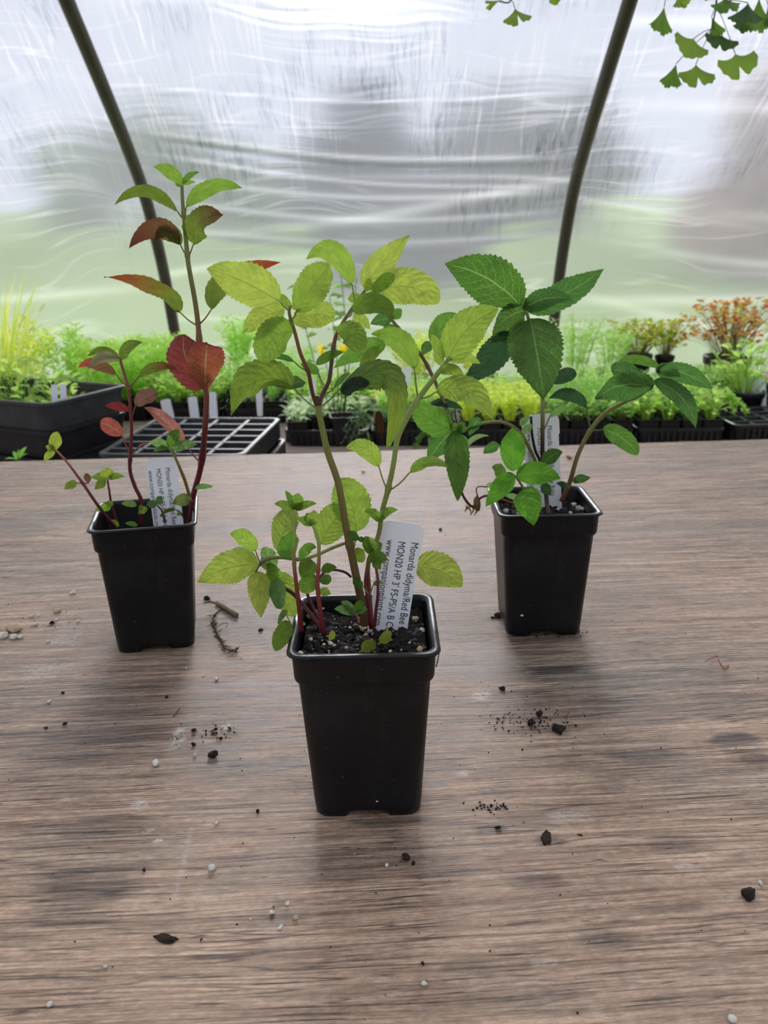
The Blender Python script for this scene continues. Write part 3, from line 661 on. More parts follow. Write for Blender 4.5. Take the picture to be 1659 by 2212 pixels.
a(262, 778, 309, 740, 25, OLIVE, mid=(277, 750), dt=-.01); a(257, 775, 188, 770, 18, OLIVE, mid=(222, 757), dt=.01); a(256, 780, 190, 797, 24, hexc(120, 110, 96, .5), mid=(220, 772), dt=-.012, roll=.5)
a(293, 876, 339, 848, 34, hexc(128, 84, 84, .7), at=(284, 900), roll=.6, dt=.01, shape=(.5, .5)); a(280, 888, 227, 877, 20, DKR, at=(283, 905), dt=-.01, roll=.4)
a(263, 940, 216, 914, 36, hexc(140, 62, 66, .8), at=(281, 980), shape=(.5, .5), roll=.15)
a(398, 955, 310, 880, 30, PINK, at=(431, 998), dt=-.015, roll=-.35, fold=.4, label='narrow pink leaf')
a(299, 965, 318, 958, 5, SPINK, at=(283, 982))
for (tx, ty, w, c) in ((124, 932, 27, YELG), (95, 998, 17, YELG), (98, 965, 15, MIDL)): a(118, 972, tx, ty, w, c, dy=-.02)
a(166, 1043, 139, 1058, 19, OLIVE, at=(178, 1043, -.02), dy=-.02); a(192, 1042, 185, 1022, 15, OLRED, at=(180, 1044, -.02), dy=-.02)
for (bx, by, tx, ty, w, c) in ((232, 1034, 197, 1032, 18, MIDL), (232, 1036, 231, 1010, 30, YELG), (234, 1034, 269, 1030, 15, MIDL), (230, 1040, 205, 1058, 20, OLIVE), (240, 1096, 206, 1106, 18, MIDL), (244, 1092, 228, 1086, 14, OLIVE), (295, 1092, 262, 1089, 15, hexc(120, 140, 90, .4)), (299, 1094, 308, 1100, 12, OLIVE), (319, 1100, 298, 1110, 16, MIDL), (297, 1136, 270, 1131, 11, MID), (256, 1138, 238, 1124, 14, OLIVE), (338, 1092, 316, 1090, 18, GREYG), (341, 1090, 350, 1072, 17, GREYG), (352, 1108, 382, 1102, 9, OLIVE), (412, 1079, 373, 1090, 28, hexc(104, 112, 64, .4)), (422, 1056, 461, 1052, 13, GREYG), (383, 1114, 392, 1106, 8, MID), (356, 1112, 345, 1116, 8, MID)):
    a(bx, by, tx, ty, w, c, dy=-.012)
for (tx, ty, w, c) in ((323, 956, 22, GREYG), (388, 928, 26, MID), (332, 975, 12, GREYG)): a(366, 968, tx, ty, w, c, dy=-.01)
a(374, 972, 426, 961, 22, GREYG, dy=-.01, at=(380, 985, -.01))
make_label('plant_label', (315, 992), (377, 989), (328, 1150), (404, 1142), A.Y+.012, A.Y-.004, 'white plastic plant label standing in the left pot, partly behind a stem', [(T1, (.12, .30)), (T2, (-.17, .30)), (T3, (-.42, .34))], (.0068, .0066, .0066))

# ================================================================== RIGHT PLANT
Rr = Plant(.1428, .7394, .004, 'dark green toothed-leaved plant in a black square pot, right of the three', .104)
pstem(Rr, [(1184, 1112, -.02), (1180, 1071, -.01), (1174, 1010), (1172, 980), (1172, 932), (1172, 890), (1171, 850, .012), (1160, 760, .015), (1138, 676)], [5, 5, 4.5, 4.6, 4.8, 4, 3.5], [SB, SDK, SDK, SDK, SOL, SG, SG, SG], knots=(.38,))
pstem(Rr, [(1213, 1083, .01), (1231, 1041, .01), (1249, 981, .01), (1276, 929, .01), (1307, 893, .008), (1350, 868, 0), (1385, 852, -.01), (1412, 828, -.02)], [5.5, 4.8, 4.6, 4.6, 4.2, 3.5], [hexc(120, 40, 30), SOL, SG, SG, hexc(130, 142, 60)], knots=(.42,))
pstem(Rr, [(1164, 1030, -.01), (1159, 1002, -.01), (1132, 947, -.01), (1105, 920, -.01), (1075, 911, -.01), (1035, 916, -.01), (1000, 930, -.01), (978, 930, -.01)], [4, 4, 3.6, 3.2], [SB, SOL, SG, SG], knots=(.3,))
pstem(Rr, [(978, 930, -.01), (970, 900, -.005), (960, 870), (949, 845), (932, 808), (908, 765), (871, 722), (846, 690), (838, 676)], [4.5, 4.2, 4, 3.8, 3], [SB, SOL, SOL, SB, SOL, SOL], knots=(.55, .8))
pstem(Rr, [(1172, 1060, -.01), (1168, 1002, .005), (1156, 972, .005), (1149, 935, .005), (1147, 899, .005)], [3.6, 3.4, 3, 2.6], [SG, SDK, hexc(16, 12, 10), hexc(16, 12, 10)], name='dead_stem')
pstem(Rr, [(994, 1040, -.03), (1000, 1070, -.03), (1020, 1094, -.03), (1036, 1077, -.03), (1052, 1071, -.02), (1080, 1078, -.01), (1110, 1088, 0)], [2.6, 3, 3, 3.2], [hexc(80, 26, 26), hexc(80, 26, 26), SRED, SPINK])
pstem(Rr, [(1034, 1077, -.03), (1029, 1060, -.03), (1034, 1051, -.03), (1052, 1052, -.03)], [1.4, 1.2], [SRED, SRED])
def r(*q, **k): return pleaf(Rr, *q, **k)
r(1124, 660, 961, 571, 106, DARK, dt=-.03, roll=.2, nteeth=18, ser=.07, mid=(1050, 600), label='large dark green toothed leaf')
r(1136, 668, 1305, 581, 62, DK2, dt=.02, roll=-.3, nteeth=16, mid=(1225, 632)); r(1130, 668, 1236, 646, 46, DK2, dt=-.03, roll=.2, nteeth=14, mid=(1180, 645))
r(1137, 672, 1068, 712, 54, DARK, dt=-.02, dy=.01, roll=.3); r(1140, 670, 1128, 640, 16, MID)
r(1145, 688, 1175, 862, 122, DARK, dt=-.045, dy=-.008, roll=.1, nteeth=19, ser=.07, shape=(.5, .85), mid=(1160, 765), label='large dark green toothed leaf')
r(1098, 715, 998, 826, 64, GLOSS, dt=.01, dy=.018, roll=-.35, mid=(1060, 775)); r(1130, 700, 1062, 740, 60, DARK, dy=.022, dt=.0)
r(1128, 705, 1098, 690, 40, DARK, dy=.02)
r(1192, 828, 1246, 808, 33, GLOSS, shape=(.5, .5), dt=.01, dy=.01, roll=.2, at=(1172, 850, .01)); r(1266, 878, 1184, 861, 30, GLOSS, at=(1276, 925, .01), dt=-.01, dy=.005, mid=(1228, 852), roll=.4)
r(1411, 838, 1285, 862, 66, DK2, dy=-.02, dt=-.015, mid=(1345, 832), roll=.5, nteeth=15, fold=.3); r(1408, 832, 1320, 800, 44, DK2, dy=-.018, dt=.0, roll=-.3, mid=(1352, 805), shape=(.7, .6))
r(1425, 792, 1336, 781, 22, MID, dy=-.015, dt=.03, mid=(1375, 776), roll=.4); r(1413, 822, 1503, 926, 42, DK2, dy=-.03, dt=-.01, roll=.35, mid=(1475, 862), nteeth=14); r(1418, 803, 1539, 841, 46, DK2, dy=-.02, dt=.02, roll=-.35, mid=(1480, 808), nteeth=14)
r(1425, 800, 1470, 815, 26, DK2, dy=-.03); r(1420, 806, 1440, 786, 18, DK2, dy=-.02)
r(1302, 928, 1379, 982, 42, DARK, at=(1278, 928, .01), dy=.0, roll=.2, shape=(.45, .5), label='glossy oval leaf on its own stalk')
r(1108, 1018, 1108, 925, 56, BRIGHT, dy=-.035, dt=.01, roll=.15); r(1115, 1028, 1210, 1034, 52, BRIGHT, dy=-.04, dt=-.02, roll=-.15, mid=(1165, 1022)); r(1113, 1027, 1050, 1094, 44, BRIGHT, dy=-.04, dt=-.02, roll=.2, mid=(1080, 1054)); r(1130, 1056, 1153, 1136, 62, BRIGHT, dy=-.04, dt=-.02, roll=-.1)
pstem(Rr, [(1150, 1100, -.01), (1135, 1062, -.035), (1113, 1027, -.04)], [3, 2.6], [SG, SG])
r(1172, 1002, 1215, 976, 32, DARK, dy=-.015, roll=.2); r(1090, 1030, 1063, 1008, 28, MID, dy=-.03); r(1078, 962, 1044, 980, 24, DK2, dy=-.02); r(1170, 1050, 1190, 1070, 24, DK2, dy=-.02)
r(1230, 1054, 1201, 1044, 13, GLOSS, dy=.0); r(1238, 1042, 1275, 1033, 20, DK2, dy=.0); r(1187, 901, 1230, 881, 14, GREYG, at=(1173, 932)); r(1123, 920, 1146, 899, 15, GREYG, dy=-.01); r(1128, 938, 1152, 918, 18, GREYG, dy=-.01)
r(1121, 1078, 1090, 1072, 14, PALE, dy=-.0); r(1050, 1052, 1068, 1045, 10, PALE, dy=-.03)
# the long trailing shoot
r(974, 925, 884, 868, 66, MID, dy=-.01, dt=-.02, roll=.2, mid=(930, 905), nteeth=15); r(982, 931, 989, 1083, 56, MID, dy=-.02, dt=-.03, roll=.15, mid=(988, 1000), nteeth=16); r(978, 934, 925, 996, 52, DK2, dy=.0, dt=.0, roll=.4)
r(1000, 940, 975, 1020, 40, MID, dy=-.01, roll=.4)
r(995, 936, 970, 918, 24, MID, dy=-.02); r(990, 936, 1006, 913, 24, MID, dy=-.02); r(1036, 903, 1013, 942, 26, DK2, dy=-.015, roll=.3); r(1002, 972, 1056, 942, 12, PALE, at=(990, 1000, -.01), mid=(1026, 946)); r(932, 872, 1000, 884, 20, GLOSS, at=(960, 868)); r(930, 736, 996, 682, 50, MID, at=(910, 765), dy=.005, roll=.3, nteeth=14); r(930, 740, 912, 768, 24, DK2, dy=.01)
r(834, 745, 720, 796, 44, MID, dy=.01, dt=.02, roll=.3, mid=(782, 757)); r(820, 752, 775, 804, 28, LIME2, dy=.012); r(850, 690, 800, 700, 30, DK2, dy=.01); r(848, 700, 838, 748, 36, MID, dy=.01); r(850, 690, 868, 668, 22, MID, dy=.01)
mb = MB()
for k in range(9):
    q = P(1010+rng.uniform(-4, 22), 1092+rng.uniform(0, 5), Rr.Y-.03); e = q+np.array([rng.uniform(-.003, .003), rng.uniform(-.002, .002), -rng.uniform(.004, .008)]); tube(mb, [q, (q+e)/2+.0008, e], [.0009, .0004], hexc(150, 120, 70), 5)
lump(mb, P(1031, 1088, Rr.Y-.03), .0042, hexc(112, 80, 44), .15, 2, (.8, .8, 1.5))
Rr.put(mb, 'withered_flower', M_stem)
make_label('plant_label', (1129, 900), (1204, 889), (1134, 1082), (1218, 1072), Rr.Y+.025, Rr.Y+.018, 'white plastic plant label standing in the right pot behind its stems', [(T1, (.17, .33)), (T2, (-.10, .36)), (T3, (-.38, .40))], (.0072, .0070, .0070))

# ================================================================== FRONT PLANT
Fp = Plant(-.0135, .4903, .0013, 'bright yellow-green plant in a black square pot, nearest of the three', .1075)
pstem(Fp, [(788, 1350, 0), (785, 1318), (773, 1262), (758, 1190), (745, 1125), (731, 1045), (709, 980), (697, 930), (686, 876)], [9.5, 9, 8, 7.2, 6.8, 6], [SB, hexc(96, 78, 44), hexc(110, 92, 50), hexc(120, 106, 56), SG, SG], knots=(.40,))
pstem(Fp, [(686, 880), (685, 866), (685, 855)], [5, 4.2], [SB, hexc(70, 44, 30)], name='stem_stub')
pstem(Fp, [(684, 876), (674, 845, -.004), (666, 804, -.008), (649, 763, -.012), (637, 718, -.014), (625, 677, -.016), (628, 660, -.016)], [4.6, 4.3, 4, 3.6, 3], [SB, SB, SPINK, SOL, SG], knots=(.35,))
pstem(Fp, [(690, 874), (697, 850, .004), (711, 820, .006), (719, 759, .01), (727, 722, .012), (748, 685, .014), (776, 644, .016), (792, 623, .016)], [5, 4.6, 4.4, 3.6, 3], [hexc(88, 46, 36), hexc(88, 46, 36), SB, SPINK, SG, SG], knots=(.45,))
pstem(Fp, [(803, 1358, .0), (797, 1276, .004), (796, 1215, .005), (818, 1154, .01), (825, 1107, .01), (838, 1058, .01), (850, 1002, .01), (858, 950, .01), (875, 910, .01), (904, 861, .01), (949, 802, .008), (973, 770, .006)], [6, 5, 5, 5.6, 5.6, 5.8, 5.4, 4], [SRED, hexc(130, 60, 50), SG, hexc(130, 138, 60), SLIME, SLIME, SLIME, SLIME], knots=(.46, .80))
pstem(Fp, [(651, 1364, -.012), (647, 1320, -.012), (641, 1269, -.012), (635, 1211, -.012), (636, 1150, -.012), (637, 1100, -.012)], [6, 5, 4.2, 3.6, 3], [SRED, hexc(110, 40, 36), SPINK, SLIME, SLIME], knots=(.58,))
pstem(Fp, [(700, 1371, -.014), (692, 1320, -.014), (686, 1262, -.014), (689, 1204, -.014), (686, 1161, -.014), (675, 1133, -.014)], [6, 5, 4.2, 3.4, 2.8], [SRED, hexc(128, 46, 44), SPINK, SLIME, SLIME], knots=(.5,))
pstem(Fp, [(697, 1360, -.01), (672, 1328, -.006), (651, 1302, 0), (630, 1280, .004), (601, 1266, .006), (572, 1266, .008), (556, 1250, .01), (554, 1228, .01), (576, 1208, .012), (608, 1204, .014), (651, 1208, .016), (688, 1197, .02), (717, 1184, .022), (748, 1172, .02)], [5, 4.4, 4, 4, 4.2, 4, 3.6], [SRED, hexc(70, 28, 28), hexc(70, 28, 28), hexc(96, 48, 38), SG, SLIME, SG], knots=(.4, .75))
pstem(Fp, [(758, 1246, .002), (745, 1236, 0), (720, 1231, -.004), (700, 1237, -.01), (687, 1252, -.014)], [2.6, 2.6, 2.6], [hexc(80, 24, 34), hexc(80, 24, 34)])
pstem(Fp, [(809, 1354, -.012), (812, 1320, -.012), (816, 1287, -.012), (816, 1250, -.012), (812, 1226, -.012)], [3.6, 3.4, 3], [SRED, SRED, SPINK])
pstem(Fp, [(800, 1352, -.006), (793, 1290, -.006), (789, 1255, -.004), (795, 1215, -.004), (800, 1195, -.004)], [3.6, 3.2, 3], [SRED, SRED, SG])
pstem(Fp, [(690, 1340, .02), (675, 1310, .024), (664, 1280, .026), (672, 1250, .026)], [4, 3.4, 3], [SRED, SRED, SPINK])
pstem(Fp, [(776, 1346, -.018), (772, 1333, -.018), (768, 1324, -.018)], [3, 2.2], [hexc(140, 90, 70), hexc(140, 90, 70)])
def f(*q, **k): return pleaf(Fp, *q, **k)
f(602, 650, 448, 581, 92, LIME, at=(625, 672, -.016), dy=-.02, dt=-.03, roll=.2, mid=(524, 606), nteeth=15, label='broad yellow-green leaf'); f(615, 670, 523, 719, 58, LIME, dy=-.012, dt=.0, roll=-.25, mid=(568, 685), nteeth=13)
f(641, 672, 712, 573, 76, LIME2, at=(628, 690, -.016), dy=-.03, dt=-.02, roll=.2, mid=(680, 612), shape=(.6, .7)); f(638, 702, 722, 690, 62, LIME, dy=-.01, dt=.01, roll=.2, shape=(.5, .5), mid=(680, 678)); f(627, 668, 600, 636, 20, LIME2, dy=-.015)
f(632, 668, 668, 648, 26, LIME2, dy=-.016)
f(760, 614, 661, 560, 50, LIME2, at=(768, 655, .012), dy=.012, dt=-.01, mid=(718, 545), roll=.3, curl=.3); f(789, 624, 885, 508, 60, LIME, dy=.016, dt=.01, roll=-.15, mid=(822, 572), nteeth=15); f(798, 640, 948, 654, 80, LIME, dy=.014, dt=-.01, roll=.2, mid=(878, 618), shape=(.6, .6), nteeth=14, label='broad yellow-green leaf')
f(806, 634, 853, 595, 30, MIDL, dy=.0, shape=(.5, .5)); f(762, 672, 849, 678, 46, MIDL, at=(752, 684, .01), dy=-.006, dt=-.012, mid=(805, 655), shape=(.42, .45), roll=.3, ser=.02); f(730, 720, 776, 762, 56, MIDL, dy=.0, dt=-.01, roll=.1, mid=(760, 722), shape=(.5, .45))
f(768, 655, 760, 632, 26, LIME2, dy=.014); f(792, 630, 800, 600, 20, LIME, dy=.014)
f(764, 680, 800, 712, 26, LIME, dy=.014)
f(634, 718, 568, 782, 78, MIDL, dy=-.014, dt=-.01, mid=(592, 728), roll=.3, shape=(.5, .5)); f(635, 781, 576, 772, 13, DK2, at=(660, 800, -.008), dy=-.01, roll=.3); f(688, 808, 649, 787, 22, MID, at=(700, 832), dy=.0); f(683, 788, 742, 761, 22, MID, dy=.006)
f(722, 838, 758, 805, 12, DK2, dy=.0, at=(706, 850))
f(634, 838, 498, 897, 66, hexc(112, 132, 52, .5), at=(683, 882), dy=-.008, dt=-.02, mid=(556, 822), roll=.5, curl=.5, fold=-.1, wav=.08, label='drooping leaf left of the forked stem'); f(624, 836, 660, 826, 30, DK2, dy=-.006, dt=.01, roll=.6); f(630, 832, 560, 822, 30, GLOSS, dy=-.001, dt=-.004, roll=.8)
f(732, 842, 838, 970, 66, hexc(74, 96, 42, .6), at=(690, 880), dy=-.004, dt=-.02, mid=(848, 818), roll=.4, curl=.4, wav=.09, tipcol=hexc(126, 142, 56, .4), shape=(.5, .8), label='drooping leaf right of the forked stem'); f(738, 848, 800, 830, 34, GLOSS, dy=-.006, dt=-.01, roll=.7); f(815, 888, 826, 950, 18, hexc(52, 30, 20, .2), dy=.0, dt=.0, roll=.3, label='browned withered leaf edge')
f(895, 797, 802, 722, 50, MIDL, at=(902, 858, .01), dy=.008, dt=-.01, mid=(862, 736), roll=.3, curl=.3); f(945, 845, 1065, 907, 62, LIME2, at=(906, 862, .01), dy=.0, dt=-.02, mid=(1012, 845), roll=.3); f(949, 806, 1004, 822, 26, LIME2, dy=.0, mid=(978, 798)); f(968, 778, 1077, 668, 84, LIME2, dy=.006, dt=-.01, roll=.15, mid=(1012, 708), nteeth=16, shape=(.5, .8), label='broad pale green leaf')
f(956, 784, 932, 722, 24, LIME2, dy=.002); f(968, 780, 1038, 786, 26, LIME, dy=.01, mid=(1002, 772)); f(952, 790, 935, 762, 14, LIME, dy=.01); f(900, 795, 910, 803, 10, LIME2, dy=.008); f(944, 850, 960, 842, 12, MID, dy=.004)
f(818, 1007, 746, 968, 42, LIME2, at=(836, 1057, .01), dy=.0, dt=-.01, mid=(788, 968), roll=.2); f(886, 1020, 970, 1010, 26, MIDL, at=(840, 1060, .01), dy=.0, dt=-.02, mid=(925, 998), roll=.5)
f(770, 1148, 730, 1036, 86, LIME2, at=(764, 1190), dy=.028, dt=.01, roll=.15, mid=(758, 1085), shape=(.55, .6)); f(692, 1175, 748, 1098, 72, LIME2, dy=.024, dt=.012, roll=-.1, shape=(.5, .5), at=(690, 1200, .02)); f(604, 1193, 628, 1098, 56, LIME2, dy=.014, dt=.02, roll=.3, shape=(.55, .5), at=(630, 1206, .014)); f(628, 1204, 612, 1160, 54, MID, dy=.006, dt=-.01, shape=(.5, .45))
for (tx, ty, w, c) in ((592, 1088, 20, MIDL), (616, 1060, 15, MID), (684, 1088, 18, MIDL), (646, 1066, 30, MIDL), (655, 1090, 20, LIME2)): f(637, 1102, tx, ty, w, c, dy=-.012)
for (tx, ty, w, c) in ((642, 1120, 20, MIDL), (677, 1103, 28, LIME2), (662, 1108, 26, MIDL)): f(675, 1136, tx, ty, w, c, dy=-.014)
f(552, 1190, 496, 1154, 38, LIME2, at=(562, 1216, .01), dy=.008, dt=-.01, mid=(526, 1160)); f(559, 1220, 426, 1258, 74, LIME, dy=.0, dt=-.03, mid=(492, 1226), roll=.2, nteeth=14, label='pointed bright leaf reaching left over the pot rim'); f(556, 1212, 498, 1193, 22, PALE, dy=.006, dt=.01, mid=(524, 1192), roll=.4); f(592, 1236, 566, 1184, 40, hexc(130, 158, 104, .4), dy=.012, dt=.01)
f(557, 1235, 564, 1336, 52, LIME, dy=.0, dt=-.015, roll=.2, label='hanging yellow-green leaf'); f(596, 1238, 634, 1332, 58, LIME2, dy=.014, dt=-.005, roll=.2, shape=(.5, .5)); f(596, 1250, 604, 1316, 36, GREYG, dy=-.004, dt=-.008, shape=(.5, .5)); f(628, 1346, 594, 1406, 40, MIDL, dy=-.012, dt=-.015, shape=(.5, .55), at=(615, 1320, -.01)); f(575, 1240, 618, 1262, 40, MIDL, dy=.01)
f(568, 1222, 590, 1190, 22, MIDL, dy=.02); f(600, 1246, 575, 1218, 24, MIDL, dy=.012); f(620, 1318, 600, 1350, 14, GREYG, dy=-.008)
f(680, 1240, 645, 1224, 46, MIDL, dy=-.004, shape=(.5, .45)); f(686, 1250, 650, 1278, 40, MIDL, dy=-.004, shape=(.5, .45)); f(694, 1234, 727, 1226, 22, MIDL, dy=-.01); f(690, 1253, 715, 1256, 24, MIDL, dy=-.008, shape=(.5, .45)); f(690, 1278, 715, 1284, 20, LIME2, dy=.02); f(650, 1208, 684, 1184, 24, MID, dy=.01, mid=(664, 1184))
f(773, 1167, 752, 1152, 20, MID, dy=-.006, shape=(.5, .5)); f(774, 1168, 788, 1164, 13, MID, dy=-.006); f(800, 1196, 788, 1158, 26, MIDL, dy=-.006); f(800, 1194, 826, 1174, 28, MIDL, dy=-.006); f(801, 1192, 806, 1162, 28, LIME2, dy=-.004); f(806, 1206, 837, 1210, 30, MIDL, dy=-.014); f(806, 1210, 822, 1230, 24, MIDL, dy=-.014); f(783, 1215, 768, 1184, 26, LIME2, dy=.004); f(812, 1212, 795, 1200, 22, MIDL, dy=-.012)
f(784, 1266, 762, 1260, 19, MID, dy=-.006, shape=(.5, .5), at=(795, 1282, -.006)); f(806, 1264, 828, 1258, 12, GREYG, dy=-.012, at=(798, 1285, -.008)); f(818, 1128, 787, 1105, 20, MIDL, dy=.004, mid=(806, 1108)); f(818, 1128, 860, 1102, 20, MIDL, dy=.004, mid=(835, 1106)); f(819, 1128, 823, 1108, 22, MIDL, dy=.002)
f(768, 1326, 722, 1316, 22, GREYG, dy=-.018, roll=.3); f(764, 1322, 736, 1300, 20, GREYG, dy=-.014); f(770, 1322, 783, 1296, 20, MID, dy=-.018); f(772, 1326, 794, 1318, 15, GREYG, dy=-.018, mid=(784, 1317)); f(895, 1226, 998, 1268, 78, LIME, dy=.035, dt=-.01, roll=.15, mid=(950, 1232), nteeth=13, shape=(.6, .8), at=(850, 1260, .03), label='bright leaf spreading behind the plant label')
f(660, 1350, 645, 1344, 8, GREYG, dy=-.01)
for (bx, by, tx, ty, w) in ((782, 1406, 812, 1390, 27), (822, 1388, 846, 1370, 25), (712, 1382, 723, 1366, 15)): f(bx, by, tx, ty, w, YELG, dy=-.028, dt=.004, shape=(.4, .4), ser=0, name='seedling_leaf', at=(bx-6, by+4, -.028))
make_label('plant_label', (827, 1122), (917, 1133), (797, 1318), (884, 1352), Fp.Y+.014, Fp.Y+.008, 'white plastic plant label standing in the front pot', [(T1, (.25, .44)), (T2, (-.05, .46)), (T3, (-.32, .46))], (.0073, .0071, .0071))

def perlite_in(pl, spots, n_tiny, seed):
    rs = np.random.default_rng(seed)
    for (px, py, d) in spots:
        g = G(px, py, pl.soil_z+.0025); mb = MB(); rr = d*.5*mm_px(g); m_ = M_perl_tan if rs.random() < .45 else M_perl
        lump(mb, g, rr, (1, 1, 1, 1), .16, 2, (1, rs.uniform(.8, 1.1), .85)); mb.f = mb.f; pl.put(mb, 'perlite_grain', m_)
    mb = MB()
    for k in range(n_tiny):
        x, y = rs.uniform(-pl.hw*.93, pl.hw*.93, 2); lump(mb, (x, y, pl.soil_z+.0018*math.cos(x/pl.hw*1.4)*math.cos(y/pl.hw*1.4)+.001), rs.uniform(.0003, .0008), (1, 1, 1, 1), .2, 1)
    mb.build('perlite_specks', M_perl_tan, pl.root)['kind'] = 'stuff'
    mb = MB()
    for k in range(260):
        x, y = rs.uniform(-pl.hw*.95, pl.hw*.95, 2); lump(mb, (x, y, pl.soil_z+.002*math.cos(x/pl.hw*1.4)*math.cos(y/pl.hw*1.4)), rs.uniform(.0008, .0026), (1, 1, 1, 1), .3, 1)
    mb.build('soil_clods', M_soil, pl.root)['kind'] = 'stuff'
perlite_in(Fp, [(784, 1358, 17), (793, 1351, 12), (668, 1330, 14), (681, 1322, 11), (698, 1314, 13), (711, 1310, 9), (832, 1338, 12), (840, 1330, 9), (897, 1337, 13), (842, 1357, 14), (838, 1361, 9), (908, 1402, 15), (649, 1412, 14), (671, 1381, 9), (748, 1401, 12), (722, 1395, 9), (714, 1390, 11), (805, 1370, 10), (790, 1372, 9), (912, 1362, 14), (843, 1407, 7), (660, 1300, 9), (768, 1352, 9), (862, 1418, 8), (725, 1420, 8), (756, 1356, 8), (700, 1392, 7), (885, 1388, 6)], 90, 3)
perlite_in(Rr, [(1092, 1104, 14), (1240, 1090, 12), (1250, 1098, 14), (1258, 1100, 10), (1232, 1108, 8), (1230, 1066, 7), (1118, 1110, 7), (1205, 1100, 6), (1272, 1088, 6)], 60, 4)
perlite_in(A, [(300, 1120, 7), (380, 1118, 7)], 40, 5)
mb = MB(); pts = [P(p_[0], p_[1], Fp.Y-.04+p_[2]) for p_ in ((940, 1365, .03), (946, 1380, .012), (949, 1398, .0), (947, 1420, -.006), (942, 1440, -.004))]; tube(mb, pts, .00035, hexc(30, 20, 16), 5); Fp.put(mb, 'root_thread', M_stem)
mb = MB(); b0 = G(800, 1764, .001)
for k in range(7): e = b0+np.array([rng.uniform(-.012, .012), rng.uniform(-.002, .002), rng.uniform(0, .002)]); tube(mb, [b0+np.array([rng.uniform(-.006, .006), .002, .001]), (b0+e)/2+np.array([0, 0, .001]), e], .0002, hexc(110, 80, 50), 4)
Fp.put(mb, 'root_thread', M_stem)

# ------------------------------------------------------------------ bench litter
def grain(px, py, d, mat, label, name='perlite_crumb', cat='perlite', sc=(1, 1, .8), group=None, jag=.15):
    g = G(px, py, 0); rr = d*.5*mm_px(g)*(1.3 if 'beige' in label else 1.08); mb = MB(); lump(mb, (0, 0, rr*.55), rr, (1, 1, 1, 1), jag*.8 if d > 12 else jag, 3 if d > 12 else 2, sc); o = mb.build(name, mat); o.location = g; o.rotation_euler = (0, 0, rng.uniform(0, 6)); o.scale = ((1.5, .9, .3) if 'flat' in label else (.85, .85, .85) if cat == 'soil crumb' else (1, 1, 1)); o.location.z = .0002
    tag(o, label, cat, group); return o
GW = 'white crumbs scattered on the bench'
for k, (x, y, d, l) in enumerate(((12, 1366, 16, 'beige perlite crumb at the left edge of the bench, back one of the pile'), (8, 1378, 15, 'beige perlite crumb at the left edge of the bench, front one of the pile'), (33, 1364, 20, 'largest beige perlite crumb in the pile at the left edge'), (30, 1380, 12, 'small beige perlite crumb in front of the largest one of the pile'), (45, 1378, 11, 'white perlite crumb at the right end of the left edge pile'),
        (69, 1333, 9, 'white perlite crumb left of the crumbly tan one'), (84, 1331, 5, 'tiny white perlite speck just right of a larger crumb'), (76, 1351, 9, 'round white perlite crumb nearest above the left edge pile'), (125, 1323, 13, 'tan crumbly perlite clump left of the left pot'), (123, 1341, 7, 'white perlite crumb beside the dark soil crumb, left of the left pot'), (158, 1283, 10, 'greyish perlite crumb beside the upper left pot side'), (170, 1344, 7, 'white perlite crumb closest to the left pot'), (104, 1388, 7, 'white perlite crumb in front of the left edge pile'),
        (106, 1518, 8, 'grey perlite crumb on open wood below the left pot'), (438, 1461, 5, 'small white perlite crumb in front of the left pot'), (403, 1445, 4, 'tiny pale speck just in front of the left pot'), (521, 1420, 6, 'white perlite crumb at the end of the dried root'), (337, 1652, 15, 'large white oblong perlite crumb in front of the left pot'), (422, 1633, 7, 'square white perlite crumb beside the dark soil lump'), (468, 1469, 7, 'tan perlite crumb between the left and front pots'),
        (587, 1974, 11, 'white oval perlite crumb in the front group'), (621, 1955, 9, 'pale perlite crumb at the back of the front group'), (638, 1985, 11, 'tan-centred perlite crumb right in the front group'), (606, 2004, 10, 'flat white perlite crumb nearest in the front group'), (541, 1987, 4, 'tiny white speck left of the front group'), (458, 1878, 14, 'brown-flecked perlite crumb on the front left of the bench'), (108, 2173, 12, 'white perlite crumb in the front left corner'), (228, 2090, 8, 'white triangular perlite crumb on the front left boards'), (916, 2128, 11, 'bright perlite crumb at the front middle of the bench'),
        (468, 1780, 8, 'white perlite chip left of the front pot base'), (836, 1871, 7, 'white perlite chip in front of the front pot'), (1581, 2205, 16, 'pale perlite crumb at the front right edge'), (1642, 1910, 10, 'pale curled husk at the right edge above the black clod'), (1296, 1640, 3, 'tiny white speck on the dark streak'), (1291, 1869, 3, 'tiny white speck on the front right boards'), (1127, 1329, 9, 'white perlite grain stuck low on the right pot front'))):
    if 'stuck' in l: continue
    grain(x, y, d, M_perl_tan if ('tan' in l or 'beige' in l or 'brown' in l) and k % 2 == 0 else M_perl, l, group=GW, sc=(1.25, .8, .7) if 'ov' in l or 'oblong' in l else (1, 1, .8))
def on_front(px, py, d, pl, mat, z_in, nm):                      # a crumb stuck on the front face of a pot
    g = P(px, py, pl.Y-B/2-.006*z_in); mb = MB(); lump(mb, g, d*.5*mm_px(g), (1, 1, 1, 1), .12, 2, (1.1, .6, .8)); pl.put(mb, nm, mat)
on_front(1127, 1329, 8, Rr, M_perl, .12, 'perlite_grain'); on_front(814, 1731, 5, Fp, M_perl, .1, 'perlite_grain')
GS = 'dark soil crumbs on the bench'
